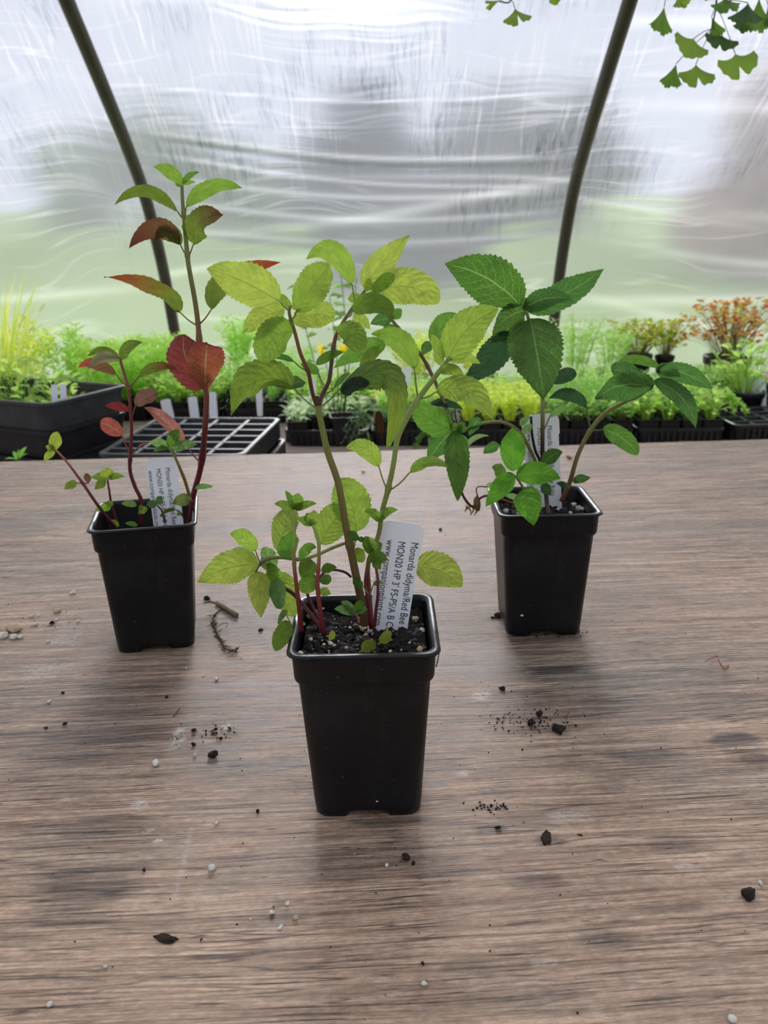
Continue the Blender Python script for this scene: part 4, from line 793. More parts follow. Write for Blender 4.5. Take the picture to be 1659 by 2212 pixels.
for k, (x, y, d, l) in enumerate(((461, 1634, 18, 'black soil lump in front of the left pot'), (1617, 1936, 28, 'large black soil clod at the right edge of the bench'), (1146, 1564, 17, 'black soil lump right of the front pot, beside smaller crumbs'), (1165, 1545, 15, 'crumbly brown soil clump just behind the black lump'), (1205, 1580, 26, 'loose brown soil clump right of the black lump'), (1210, 1585, 14, 'dark soil crumb on the loose brown clump'), (952, 1146, 8, 'small dark crumb on open wood behind the front pot'), (447, 1296, 13, 'dark brown crumb beside the left pot above the twig'),
        (113, 1348, 12, 'dark soil crumb left of the left pot among perlite'), (563, 1363, 9, 'dark soil crumb between the dried root and front pot'), (141, 1565, 9, 'dark crumb on the open boards at left'), (99, 1575, 7, 'smaller dark crumb left of another on the boards'), (136, 1498, 6, 'tiny dark crumb below the left pot'), (419, 1579, 9, 'dark crumb beside the white scuff'), (419, 1610, 9, 'brown crumb just above the square white crumb'), (466, 1577, 8, 'dark crumb in the scatter behind the black lump'), (361, 1507, 7, 'dark crumb in front of the left pot shadow'), (877, 1857, 19, 'round brown clod in front of the front pot'), (893, 1866, 9, 'small brown crumb beside the round clod'), (557, 1754, 8, 'reddish brown crumb left of the front pot base'), (1180, 1812, 20, 'flattened brown soil clump on the right front boards'), (1252, 1804, 6, 'small dark crumb right of the flattened clump'), (1075, 1790, 10, 'dark crumb on the dark stain right of front pot'), (1085, 1490, 10, 'dark crumb between the front and right pots'), (1075, 1333, 15, 'dark soil crumb at the left foot of the right pot'), (1064, 1336, 8, 'smaller crumb at the left foot of the right pot'),
        (355, 2028, 22, 'flat brown-green fleck on the front left boards'), (378, 2028, 8, 'dark fleck beside the flat brown-green one'), (435, 2031, 6, 'dark crumb on the front left boards'), (312, 1882, 8, 'brown crumb on the left front boards'), (913, 2083, 8, 'dark crumb at the front middle of the bench'), (163, 1832, 0, ''))):
    if d == 0: continue
    grain(x, y, d, M_crumb, l, 'soil_crumb', 'soil crumb', (1.2, .9, .75), GS, .28)
def scatter(px, py, w, h, n, mat, label, name, s=(.0003, .0008)):
    mb = MB(); c = G(px, py)
    for k in range(n):
        a_ = rng.standard_normal(2); q = G(px+a_[0]*w/3, py+a_[1]*h/3); lump(mb, (q[0]-c[0], q[1]-c[1], .0003), rng.uniform(*s), (1, 1, 1, 1), .3, 1)
    o = mb.build(name, mat); o.location = c; tag(o, label, 'soil scatter', kind='stuff')
scatter(1150, 1560, 130, 60, 130, M_crumb, 'fine brown soil scattered around the black lump', 'soil_scatter'); scatter(470, 1585, 90, 30, 50, M_crumb, 'fine brown soil scattered behind the soil lump', 'soil_scatter'); scatter(1180, 1370, 120, 12, 50, M_crumb, 'soil and root bits at the right pot front foot', 'soil_scatter'); scatter(1056, 1745, 70, 16, 50, M_crumb, 'fine reddish soil right of the front pot base', 'soil_scatter'); scatter(90, 1340, 140, 50, 30, M_crumb, 'fine soil between perlite crumbs at left', 'soil_scatter')
scatter(830, 1620, 1500, 900, 130, M_perl, 'fine white perlite specks strewn over the whole bench', 'perlite_dust', (.00018, .0004)); scatter(830, 1620, 1500, 900, 160, M_crumb, 'fine dark soil specks strewn over the whole bench', 'soil_dust', (.00025, .0006)); scatter(384, 1594, 26, 40, 60, M_perl, 'crushed white perlite smear in front of the left pot', 'perlite_smear', (.0002, .0006)); scatter(488, 1568, 16, 14, 18, M_perl, 'small crushed perlite smear behind the soil lump', 'perlite_smear', (.0002, .0005))
# twig
mb = MB(); q0, q1 = G(468, 1302, .0022), G(511, 1329, .0026); tube(mb, [q0, (q0+q1)/2+np.array([0, 0, .0006]), q1], [.0021, .0024, .0026], (1, 1, 1, 1), 9); tube(mb, [G(440, 1302, .001), G(455, 1299, .001), G(470, 1304, .001)], [.0004, .0008], (1, 1, 1, 1), 5)
o = mb.build('twig', M_twig, loc=q0); tag(o, 'short broken dry twig on the bench beside the left pot', 'twig')
mb = MB(); rp = [(486, 1310), (473, 1320), (462, 1330), (460, 1345), (466, 1360), (470, 1372), (480, 1385), (484, 1398), (494, 1404), (506, 1405), (514, 1402)]
tube(mb, [G(x, y, .0012) for x, y in rp], [.0004, .0007, .001, .0008, .0005], (1, 1, 1, 1), 6); tube(mb, [G(x, y, .003) for x, y in ((462, 1362), (472, 1352), (480, 1347), (492, 1346), (488, 1356))], .00035, (1, 1, 1, 1), 5)
for k in range(80):
    i = rng.integers(2, len(rp)); x, y = rp[i]; q = G(x+rng.normal()*4, y+rng.normal()*4, .001+rng.uniform(0, .002)); e = q+rng.standard_normal(3)*.0025; e[2] = max(.0004, e[2]); tube(mb, [q, (q+e)/2+rng.standard_normal(3)*.0004, e], .00022, (1, 1, 1, 1), 4, n=3)
    if k < 34: lump(mb, q, rng.uniform(.0005, .0013), (1, 1, 1, 1), .3, 1)
o = mb.build('dried_root', M_root, loc=G(470, 1372)); tag(o, 'tangled dried root with soil bits between left and front pots', 'root')
# curled dry leaf
mb = MB(); c0 = [G(1522, 1430, .001), G(1548, 1420, .004), G(1553, 1432, .0035), G(1562, 1446, .003), G(1573, 1444, .006), G(1574, 1434, .008)]; cc = catmull(c0, 8); V = []
for i, p_ in enumerate(cc):
    t_ = i/(len(cc)-1); w_ = .0035*math.sin(math.pi*min(1, t_**1.2)*.97)+.0002
    for v in (-1, -.5, 0, .5, 1): V.append(p_+np.array([.25*v*w_, v*w_, .5*w_*v*v+.0003]))
mb.add(V, grid_faces(len(cc), 5)); n0 = len(V); o = mb.build('dry_leaf', M_brown, loc=G(1553, 1436)); tag(o, 'small curled reddish-brown dry leaf on the right of the bench', 'leaf'); sm_ = o.modifiers.new('thick', 'SOLIDIFY'); sm_.thickness = .0003
grain(1230, 991, 12, M_brown, 'small reddish leaf scrap behind the right pot', 'leaf_scrap', 'leaf', (1.2, .7, .4)); grain(785, 1021, 8, M_brown, 'tiny brown leaf scrap near the back edge', 'leaf_scrap', 'leaf', (1.2, .7, .4))
mb = MB(); tube(mb, [G(374, 1548, .001), G(380, 1540, .002), G(388, 1530, .001)], .0005, (1, 1, 1, 1), 5); o = mb.build('twig', M_root, loc=G(380, 1540)); tag(o, 'tiny dark root fragment in front of the left pot', 'twig')

# ------------------------------------------------------------------ ginkgo branch hanging in from above
GY = 1.35
def make_gmat():
    n = N('ginkgo_leaf'); a_ = n('VertexColor'); a_.layer_name = 'Col'; uv = n('UVMap'); sp = n('SeparateXYZ'); n.set(sp.inputs[0], uv)
    st = n.noise(n.mapv(uv, (1, 60, 1)), 1, 2); c = n.mix(st, n.mix(1, a_.outputs[0], (.8, .8, .8), 'MULTIPLY'), n.mix(1, a_.outputs[0], (1.2, 1.2, 1.2), 'MULTIPLY'))
    p = n.pr(Base_Color=c, Roughness=.5); t = n('BsdfTranslucent'); n.set(t.inputs[0], n.mix(1, c, (1.5, 1.6, 1.0), 'MULTIPLY')); m = n('MixShader'); m.inputs[0].default_value = .5; n.set(m.inputs[1], p); n.set(m.inputs[2], t); return n.done(m)
M_gk = make_gmat()
def ginkgo_leaf(root, org, ax, ay, ang, rpx, spread, split, dY, col, pet=None):
    """fan leaf: apex pixel, direction angle (0 = down, + = to the right), radius, half spread in degrees"""
    ap = P(ax, ay, GY+dY); k = mm_px(ap); dn = -UY; nA, nR = 41, 9; V = []; U = []; tl = rng.uniform(-.5, .5); t2 = rng.uniform(-.3, .3)
    ph = rng.uniform(0, 6)
    for i in range(nA):
        s_ = -1+2*i/(nA-1); th = R(ang+spread*s_); ra = 1-.10*s_*s_+.035*math.sin(9*s_+ph)+.03*math.sin(23*s_+ph)
        if split: ra *= 1-split*math.exp(-((s_-.05)/.085)**2)
        for j in range(nR):
            q = j/(nR-1); rr = rpx*k*ra*q
            fl = (1-.55*(1-q)**2) if abs(s_) > .0 else 1
            th2 = R(ang)+ (th-R(ang))*(.42+.58*q**.7)
            V.append(ap+rr*(RX*math.sin(th2)-UY*math.cos(th2))+FW*(rr*(tl*math.cos(th2)+t2*math.sin(th2))+.003*math.sin(s_*4+ph)*q)); U.append((q, s_*.5+.5))
    c = np.array(col)*np.array([1, 1, 1, 0])+np.array([0, 0, 0, 1]); mb = MB(); mb.add(V, grid_faces(nA, nR), c, U)
    if pet is not None: pp = P(pet[0], pet[1], GY+(pet[2] if len(pet) > 2 else 0)); tube(mb, [pp, (pp+ap)/2+np.array([0, 0, .002]), ap], [.0006, .0005, .0007], hexc(86, 100, 40), 5, mi=1)
    mb.build('leaf', [M_gk, M_stem], root, loc=org).location = (0, 0, 0)
g_o = P(1800, -420, GY+.1)
gb = empty('ginkgo_branch', tuple(g_o)); tag(gb, 'ginkgo branch with fan-shaped green leaves hanging in from the top', 'branch')
mb = MB(); tube(mb, [P(2400, -620, GY+.3), P(1800, -420, GY+.1), P(1500, -300, GY), P(1150, -220, GY-.05)], [.010, .006, .004, .002], hexc(84, 66, 50), 8)
mb.build('branch_wood', M_stem, gb, loc=g_o).location = (0, 0, 0)
for pts in (((1560, -300), (1552, -120), (1548, 0), (1543, 35), (1538, 62)), ((1080, -215), (1095, -120), (1104, -40), (1102, 3), (1078, 3)), ((1700, -360), (1640, -150), (1600, -40), (1575, 3), (1560, 4)), ((1450, -285), (1440, -120), (1442, -30), (1446, 0))):
    mb = MB(); tube(mb, [P(x, y, GY) for x, y in pts], [.0016, .0012, .0009], hexc(70, 66, 44), 6); mb.build('twig', M_stem, gb, loc=g_o).location = (0, 0, 0)
GKL = hexc(104, 128, 46); GKD = hexc(54, 78, 34); GKM = hexc(80, 108, 40)
for a_ in ((1499, 83, -28, 48, 78, .0, -.01, GKL, (1538, 62)), (1461, 137, -12, 50, 34, .0, .01, GKM, (1538, 62)), (1503, 139, 2, 55, 62, .42, -.012, GKL, (1538, 62)), (1560, 76, -20, 42, 80, .45, .012, GKD, (1538, 62)), (1588, 116, 20, 54, 86, .5, -.02, GKL, (1545, 4)), (1435, 14, -6, 52, 36, 0, 0, GKM, (1442, -30)), (1462, -8, 25, 32, 50, 0, .01, GKL, (1442, -30)), (1566, -6, 8, 40, 68, .18, .0, GKM, (1548, -30)), (1537, 36, 28, 44, 30, 0, .02, GKM, (1545, 20)), (1616, 6, -12, 60, 42, 0, -.02, GKD, (1560, 4)), (1640, -6, 6, 64, 34, 0, .02, GKM, (1600, -30)), (1112, 18, 8, 50, 46, .55, 0, GKL, (1104, 0)), (1082, 0, -68, 36, 24, .3, .01, GKL, (1100, 0)), (1195, -14, 30, 22, 60, .0, 0, GKL, (1150, -60)), (1222, -8, 10, 8, 60, .0, 0, GKL, (1190, -60)), (1605, 40, -10, 30, 50, 0, .03, GKD, (1560, 4)), (1659, 10, 30, 44, 50, 0, .03, GKM, (1640, -40)), (1530, -30, -30, 30, 60, 0, .02, GKM, (1548, -30))):
    ginkgo_leaf(gb, g_o, *a_)

# ------------------------------------------------------------------ back bench with trays and seedlings
BH = -.20
YW = R(2.75)
cb, sb = math.cos(YW), math.sin(YW)
def bx2w(x, y): return np.array([x*cb-y*sb, x*sb+y*cb])
mb = MB(); box(mb, (-2.5, 1.50, BH-.03), (2.5, 3.33, BH), M=lambda v: np.array([v[0]*cb-v[1]*sb, (v[0]*sb+v[1]*cb), v[2]]))
root = empty('seedling_bench', (0, 1.46, BH)); tag(root, 'pinkish wooden bench carrying the black trays behind the plywood', 'bench')
o = mb.build('bench_top', M_bwood, root, smooth=False, loc=(0, 1.46, BH)); o.location = (0, 0, 0)
for (x, y) in ((-2.3, 1.6), (2.3, 1.8), (-2.3, 3.0), (2.3, 3.3), (0, 1.65), (0, 3.2)):
    l = MB(); box(l, (x-.045, y-.045, -.99), (x+.045, y+.045, BH-.03)); l.build('leg', M_bwood, root, smooth=False, loc=(0, 1.46, BH)).location = (0, 0, 0)

def tray_body(w, l, h, ribs=True, cells=None):
    """nursery flat: tapered open box with a rolled rim; optional cell grid"""
    mb = MB(); tp = .012
    def ring(hx, hy, z, r): 
        p = rsq(1, .12, 10, 4); return np.column_stack([p[:, 0]*hx, p[:, 1]*hy, np.full(len(p), z)])
    rg = [ring(w/2-tp, l/2-tp, 0, 0), ring(w/2-.004, l/2-.004, h-.008, 0), ring(w/2, l/2, h-.008, 0), ring(w/2, l/2, h-.001, 0), ring(w/2-.002, l/2-.002, h, 0), ring(w/2-.009, l/2-.009, h, 0), ring(w/2-.011, l/2-.011, h-.004, 0), ring(w/2-tp-.004, l/2-tp-.004, .003, 0)]
    m = len(rg[0]); V = np.vstack(rg+[[[0, 0, .003]], [[0, 0, 0]]]); fs = grid_faces(len(rg), m, True); q = len(rg)*m
    for j in range(m): fs.append(((len(rg)-1)*m+j, (len(rg)-1)*m+(j+1) % m, q)); fs.append(((j+1) % m, j, q+1))
    mb.add(V, fs)
    if ribs:
        for sy in (-1, 1):
            for x in np.arange(-w/2+.03, w/2-.02, .016):
                box(mb, (x, sy*(l/2-.005)-.0035, .004), (x+.006, sy*(l/2-.005)+.0035, h-.006))
        for sx_ in (-1, 1):
            for y in np.arange(-l/2+.03, l/2-.02, .016):
                box(mb, (sx_*(w/2-.005)-.0035, y, .004), (sx_*(w/2-.005)+.0035, y+.006, h-.006))
    return mb
def cell_grid(w, l, h, nx, ny):
    mb = MB()
    for i in range(1, nx): x = -w/2+w*i/nx; box(mb, (x-.004, -l/2+.008, .01), (x+.004, l/2-.008, h-.003))
    for j in range(1, ny): y = -l/2+l*j/ny; box(mb, (-w/2+.008, y-.004, .01), (w/2-.008, y+.004, h-.003))
    return mb
def place_tray(px, py, Y, z, w, l, h, rz, label, mat=M_tray, cells=None, group=None, at=None, first=True, anchor='fl'):
    """front-left bottom corner stands at the given pixel column, Y metres ahead, height z"""
    if at is None:
        q = P(px, py, Y); c, s = math.cos(rz), math.sin(rz)
        ox = (w/2 if anchor == 'fl' else -w/2)
        at = (q[0]+ox*c-l/2*s, q[1]+ox*s+l/2*c)
    r_ = empty('cell_tray' if cells else 'seedling_tray', (at[0], at[1], z), rz); tag(r_, label, 'tray', group)
    tray_body(w, l, h, ribs=(group != 'black trays stacked on the left')).build('tray_body', mat, r_, smooth=False)
    if cells: cell_grid(w, l, h, *cells).build('cell_divider', mat, r_, smooth=False)
    return r_, at
# stacked empty trays at left: corner towards the camera
sa_ = R(-24.5)
for k in range(3):
    ctr = np.array([-.743, 1.892])+.135*np.array([math.cos(R(65.5)), math.sin(R(65.5))])+.27*np.array([math.cos(R(155.5)), math.sin(R(155.5))])+np.array([.006*k, -.004*k])-np.array([.012, -.008])
    place_tray(0, 0, 0, BH+.0005+.067*k, .54, .27, .066, sa_+R((0, 1.2, 0)[k]), ('black tray at the bottom of the left stack', 'black tray in the middle of the left stack', 'empty black tray on top of the left stack')[k], M_grey_tray if k == 2 else M_tray, at=ctr, group='black trays stacked on the left')
# flat cell grid trays
for k, (z, lab, cl) in enumerate(((BH+.0005, 'lower black tray under the empty cell tray', None), (BH+.046, 'empty black cell tray with square openings behind the left pot', (4, 6)))):
    r_ = empty('cell_tray' if cl else 'seedling_tray', (-.4435+.012*(1-k), 2.008, z), R(-6)); tag(r_, lab, 'tray', 'flat trays behind the left pot')
    tray_body(.33, .39, .054 if k else .045).build('tray_body', M_grey_tray, r_, smooth=False)
    if cl: cell_grid(.33, .39, .054, *cl).build('cell_divider', M_grey_tray, r_, smooth=False)

# ---- foliage prototypes (meshes built once, copied)
def strip(mb, b, t, w, col, bow=.15, n=4, up=None):
    b, t = np.asarray(b, float), np.asarray(t, float); L = np.linalg.norm(t-b); d = nrm(t-b); sd = nrm(np.cross(d, [rng.normal()*.5, rng.normal()*.5, 1.0]))
    V = []
    for i in range(n+1):
        u = i/n; c = b+(t-b)*u+np.array([0, 0, L*bow*4*u*(1-u)]); ww = w*.5*math.sin(math.pi*min(.97, max(.04, u**.8)))
        V += [c-sd*ww+np.array([0, 0, ww*.3]), c, c+sd*ww+np.array([0, 0, ww*.3])]
    mb.add(V, grid_faces(n+1, 3), col)
def colv(c, s=.18): k = 1+rng.uniform(-s, s); return np.array([c[0]*k*(1+rng.uniform(-.08, .08)), c[1]*k, c[2]*k, 0])
def fo_feather(h, r_, col, stems=16, ll=.012, lw=.0022, dens=14, up=.8):
    mb = MB()
    for s_ in range(stems):
        a_ = rng.uniform(0, 6.28); q = rng.uniform(.1, 1)*r_; b = np.array([math.cos(a_)*q*.35, math.sin(a_)*q*.35, 0]); e = np.array([math.cos(a_)*q, math.sin(a_)*q, h*rng.uniform(.6, 1)])
        m_ = (b+e)/2+np.array([0, 0, h*.12]); pts = catmull([b, m_, e], 5); tube(mb, pts, [.0010, .0005], colv(col), 4, smooth=False)
        for k in range(dens):
            u = rng.uniform(.2, 1); i = int(u*(len(pts)-1)); p_ = pts[i]; an = rng.uniform(0, 6.28); d_ = np.array([math.cos(an), math.sin(an), rng.uniform(.1, up)])*ll*rng.uniform(.6, 1.3)
            strip(mb, p_, p_+d_, lw, colv(col), .1, 3)
    return mb
def fo_oval(h, r_, col, nl=26, ll=.024, lw=.012):
    mb = MB()
    for s_ in range(nl):
        a_ = rng.uniform(0, 6.28); q = rng.uniform(.0, .75)*r_; z = h*rng.uniform(.25, 1); p_ = np.array([math.cos(a_)*q, math.sin(a_)*q, z]); b = p_*np.array([.3, .3, 0])
        tube(mb, [b, (b+p_)/2+np.array([0, 0, .004]), p_], .0007, colv(col)*np.array([.8, .8, .8, 1]), 4, n=3); an = a_+rng.normal()*.6
        strip(mb, p_, p_+np.array([math.cos(an), math.sin(an), rng.uniform(-.1, .7)])*ll*rng.uniform(.7, 1.2), lw*rng.uniform(.8, 1.2), colv(col), .12, 5)
    return mb
def fo_grass(h, r_, col, nb=90, w=.004):
    mb = MB()
    for s_ in range(nb):
        a_ = rng.uniform(0, 6.28); q = rng.uniform(0, .3)*r_; b = np.array([math.cos(a_)*q, math.sin(a_)*q, 0]); o_ = rng.uniform(.1, 1)*r_*1.3; e = np.array([math.cos(a_)*o_, math.sin(a_)*o_, h*rng.uniform(.5, 1)])
        strip(mb, b, e, w, colv(col), .10, 7)
    return mb
def fo_twiggy(h, r_, cols, nst=30, lr=.010, tops=3):
    mb = MB()
    for s_ in range(nst):
        a_ = rng.uniform(0, 6.28); q = rng.uniform(.15, 1)*r_; e = np.array([math.cos(a_)*q, math.sin(a_)*q, h*rng.uniform(.35, 1)]); b = e*np.array([.15, .15, 0]); tube(mb, [b, (b+e)/2+np.array([0, 0, h*.1]), e], .0006, colv((.30, .28, .12)), 4, n=4)
        for k in range(tops+1):
            c = cols[rng.integers(len(cols))]; an = rng.uniform(0, 6.28); strip(mb, e+rng.normal(size=3)*.004, e+np.array([math.cos(an), math.sin(an), rng.uniform(-.3, .5)])*lr*rng.uniform(.7, 1.5), lr*rng.uniform(.7, 1.2), colv(c), .1, 3)
    return mb
def small_pot(wt, h, wb): return pot_body(wt, h, wb, True, True, band=h*.18)
YG = hexc(206, 214, 120); LG = hexc(182, 208, 116); PG = hexc(204, 216, 184); SGN = hexc(136, 172, 96); FGN = hexc(186, 210, 140); RGN = hexc(130, 156, 112); GRN = hexc(110, 160, 70)
PW, PHH = .0565, .062
kinds = {
 'feathery': lambda: fo_feather(.075, .042, FGN, 18, .013, .0026, 16),
 'tall_feathery': lambda: fo_feather(.13, .036, FGN, 13, .017, .0026, 22),
 'oval': lambda: fo_oval(.040, .042, PG, 34, .024, .013),
 'leafy': lambda: fo_oval(.075, .050, LG, 40, .024, .014),
 'yellow': lambda: fo_feather(.085, .050, YG, 22, .013, .006, 14, .5),
 'rosemary': lambda: fo_feather(.05, .05, RGN, 16, .012, .0022, 26),
 'tufted': lambda: fo_twiggy(.05, .05, [SGN, LG, GRN], 40, .011, 3),
 'bushy': lambda: fo_feather(.17, .060, LG, 15, .022, .006, 24),
}
text_of = {'feathery': 'feathery light green seedlings', 'tall_feathery': 'tall feathery green seedlings', 'oval': 'pale oval-leaved seedlings', 'leafy': 'leafy bright green seedlings', 'yellow': 'yellow-green frilly seedlings', 'rosemary': 'grey-green needle-leaved seedlings', 'tufted': 'small round-leaved seedlings', 'bushy': 'bushy narrow-leaved green plant'}
proto = {}
pot_me = {}
SING = [(p_[0], p_[1]) for p_ in (P(x_, 840, y_) for x_, y_ in ((-10, 2.35), (70, 2.55), (150, 2.6), (215, 2.5), (30, 2.2), (120, 2.15), (1240, 2.9), (1320, 2.95), (520, 3.0), (900, 2.9), (1040, 2.9), (1610, 2.5), (740, 2.3)))]
def seedling(kind, x, y, z, label, group, s=1.0, pot=True):
    variant = (kind, rng.integers(0, 2))
    if variant not in proto:
        r_ = empty('potted_seedling', (x, y, z)); small_pot(PW, PHH, PW*.76).build('pot', M_tray, r_)
        so_ = MB(); box(so_, (-PW*.44, -PW*.44, PHH*.5), (PW*.44, PW*.44, PHH-.007)); so_.build('soil', M_soil, r_, smooth=False)
        fm = kinds[kind](); fo_ = fm.build('foliage', M_far, r_); fo_.location = (0, 0, PHH-.008); proto[variant] = r_; q = r_
    else: q = copy_tree(proto[variant])
    q.location = (x, y, z); q.rotation_euler = (0, 0, YW+rng.uniform(-.05, .05)); q.scale = (1, 1, 1); tag(q, label, 'seedling', group); return q
# five trays side by side; front edges lie along a line parallel with the bench
TW = .238; TL = .50; T0 = G(612, 966, BH); T1_ = G(1568, 962, BH)
dirv = nrm((T1_-T0)[:2]); perp = np.array([-dirv[1], dirv[0]]); tlen = np.linalg.norm((T1_-T0)[:2]); ntray = 5; pitch_ = tlen/ntray
ORD = ['front', 'second', 'third', 'fourth', 'fifth', 'sixth', 'seventh']; COLN = ['first', 'second', 'third', 'fourth']
yawT = math.atan2(dirv[1], dirv[0])
tnames = ['tray left of centre, behind the stem of the front plant', 'tray behind the right of the front plant', 'tray left behind the right plant', 'tray right behind the right plant', 'rightmost tray of the row of five']
short = ['first tray from left', 'second tray from left', 'middle tray', 'fourth tray from left', 'fifth tray from left']
tk = [['oval', 'oval', 'oval', 'leafy', 'leafy'], ['rosemary', 'feathery', 'yellow', 'feathery', 'feathery'], ['yellow', 'yellow', 'yellow', 'yellow', 'feathery'], ['tufted', 'feathery', 'tall_feathery', 'tall_feathery', 'feathery'], ['leafy', 'tufted', 'leafy', 'feathery', 'feathery']]
for ti in range(-3, 7):
    o_ = T0[:2]+dirv*pitch_*(ti+.5)+perp*TL/2
    if ti < 0: o_ = o_+perp*(.30 if ti > -3 else .34)
    if ti > 4: o_ = o_+perp*.20
    if 0 <= ti < 5: lab = 'black tray of potted seedlings, '+tnames[ti]
    else: lab = {-1: 'black tray of labelled seedlings left behind the forked stem', -2: 'black tray of seedlings behind the cell tray', -3: 'black tray of seedlings behind the left tray stack', 5: 'black tray of seedlings near the right edge', 6: 'black tray of seedlings outside the right edge'}[ti]
    r_, _ = place_tray(0, 0, 0, BH+.0005, pitch_*.985, TL, .045, yawT, lab, at=o_, group='trays of seedlings on the back bench')
    sh = short[ti] if 0 <= ti < 5 else {-1: 'tray behind the forked stem', -2: 'tray behind the cell tray', -3: 'tray behind the left stack', 5: 'tray near the right edge', 6: 'tray outside the right edge'}[ti]
    rows = 7
    for row in range(rows):
        kd = tk[ti][min(row, 4)] if 0 <= ti < 5 else {-1: ['tall_feathery', 'feathery', 'tall_feathery'][row % 3], -2: ['leafy', 'leafy', 'tall_feathery'][row % 3], -3: ['bushy', 'leafy', 'bushy'][row % 3], 5: ['tufted', 'tufted', 'feathery'][row % 3], 6: 'feathery'}[ti]
        if ti == 6 and row > 2: break
        for c in range(4):
            q = o_+dirv*(c-1.5)*pitch_*.238+perp*(-TL/2+.040+row*.0665)
            if min(math.hypot(q[0]-u_[0], q[1]-u_[1]) for u_ in SING) < .088: continue
            seedling(kd, q[0], q[1], BH+.004, '%s, %s row, %s pot in the %s' % (text_of[kd], ORD[row], COLN[c], sh), 'potted seedlings on the back bench')

# taller plants behind the trays
def single(kind_mb, px, py, Y, z, label, cat='potted plant', pot=None, name='potted_plant', shape='round'):
    q = P(px, py, Y); r_ = empty(name, (q[0], q[1], z)); tag(r_, label, cat)
    if pot:
        w_, h_ = pot; mb = MB(); n_ = 28; rg = []
        for (rr, zz) in ((w_*.36, 0), (w_*.37, .001), (w_*.46, h_*.8), (w_*.49, h_*.81), (w_*.5, h_*.98), (w_*.49, h_), (w_*.46, h_*.99), (w_*.44, h_*.8), (w_*.43, h_*.80)): rg.append([(rr*math.cos(2*math.pi*j/n_), rr*math.sin(2*math.pi*j/n_), zz) for j in range(n_)])
        V = np.array(rg).reshape(-1, 3); fs = grid_faces(len(rg), n_, True); V = np.vstack([V, [[0, 0, h_*.8]], [[0, 0, 0]]]); k_ = len(rg)*n_
        for j in range(n_): fs.append(((len(rg)-1)*n_+j, (len(rg)-1)*n_+(j+1) % n_, k_)); fs.append(((j+1) % n_, j, k_+1))
        mb.add(V, fs); mb.build('pot', M_tray, r_)
        so_ = MB(); tube(so_, [(0, 0, h_*.7), (0, 0, h_*.88)], w_*.44, (1, 1, 1, 1), 20, smooth=False); so_.build('soil', M_soil, r_)
        f_ = kind_mb.build('foliage', M_far, r_); f_.location = (0, 0, h_*.86)
    else: kind_mb.build('foliage', M_far, r_)
    return r_
RDS = [hexc(196, 110, 84), hexc(214, 150, 110), hexc(200, 184, 100), hexc(160, 80, 66), hexc(186, 204, 110), hexc(216, 176, 120), hexc(190, 208, 120)]
GOS = [hexc(164, 196, 70), hexc(180, 200, 90), hexc(196, 150, 80), hexc(150, 190, 70), hexc(200, 190, 90)]
def pot_h(px, pyt, Y, zbase): return P(px, pyt, Y)[2]-zbase
zb2 = BH
for (px, pyt, wpx, Y, mbf, lab) in ((1592, 774, 104, 2.95, lambda: fo_twiggy(.21, .17, RDS, 200, .015, 4), 'red and orange leaved plant in a round black pot at the right edge'), (1388, 768, 62, 3.0, lambda: fo_twiggy(.12, .13, GOS, 110, .015, 3), 'green and orange leaved plant in a black pot, left of two'), (1443, 770, 44, 3.02, lambda: fo_twiggy(.13, .09, GOS, 70, .014, 3), 'green and orange leaved plant in a black pot, right of two')):
    q = P(px, pyt, Y); w_ = wpx*mm_px(q); h_ = w_*.92
    ztop = q[2]; zbs = ztop-h_
    # a low upturned crate carries the pot
    r_ = single(mbf(), px, pyt, Y, zbs, lab, pot=(w_, h_)); r_.location = (q[0], q[1]+w_*.5, zbs)
    cr_ = empty('upturned_tray', (q[0], q[1]+w_*.5, BH)); tag(cr_, 'upturned black tray carrying the '+{1592: 'red and orange leaved plant', 1388: 'left green and orange plant', 1443: 'right green and orange plant'}[px], 'tray')
    mb = MB(); ww = w_*.42; box(mb, (-ww, -ww, .0), (ww, ww, zbs-BH-.0008)); mb.build('tray_body', M_tray, cr_, smooth=False)
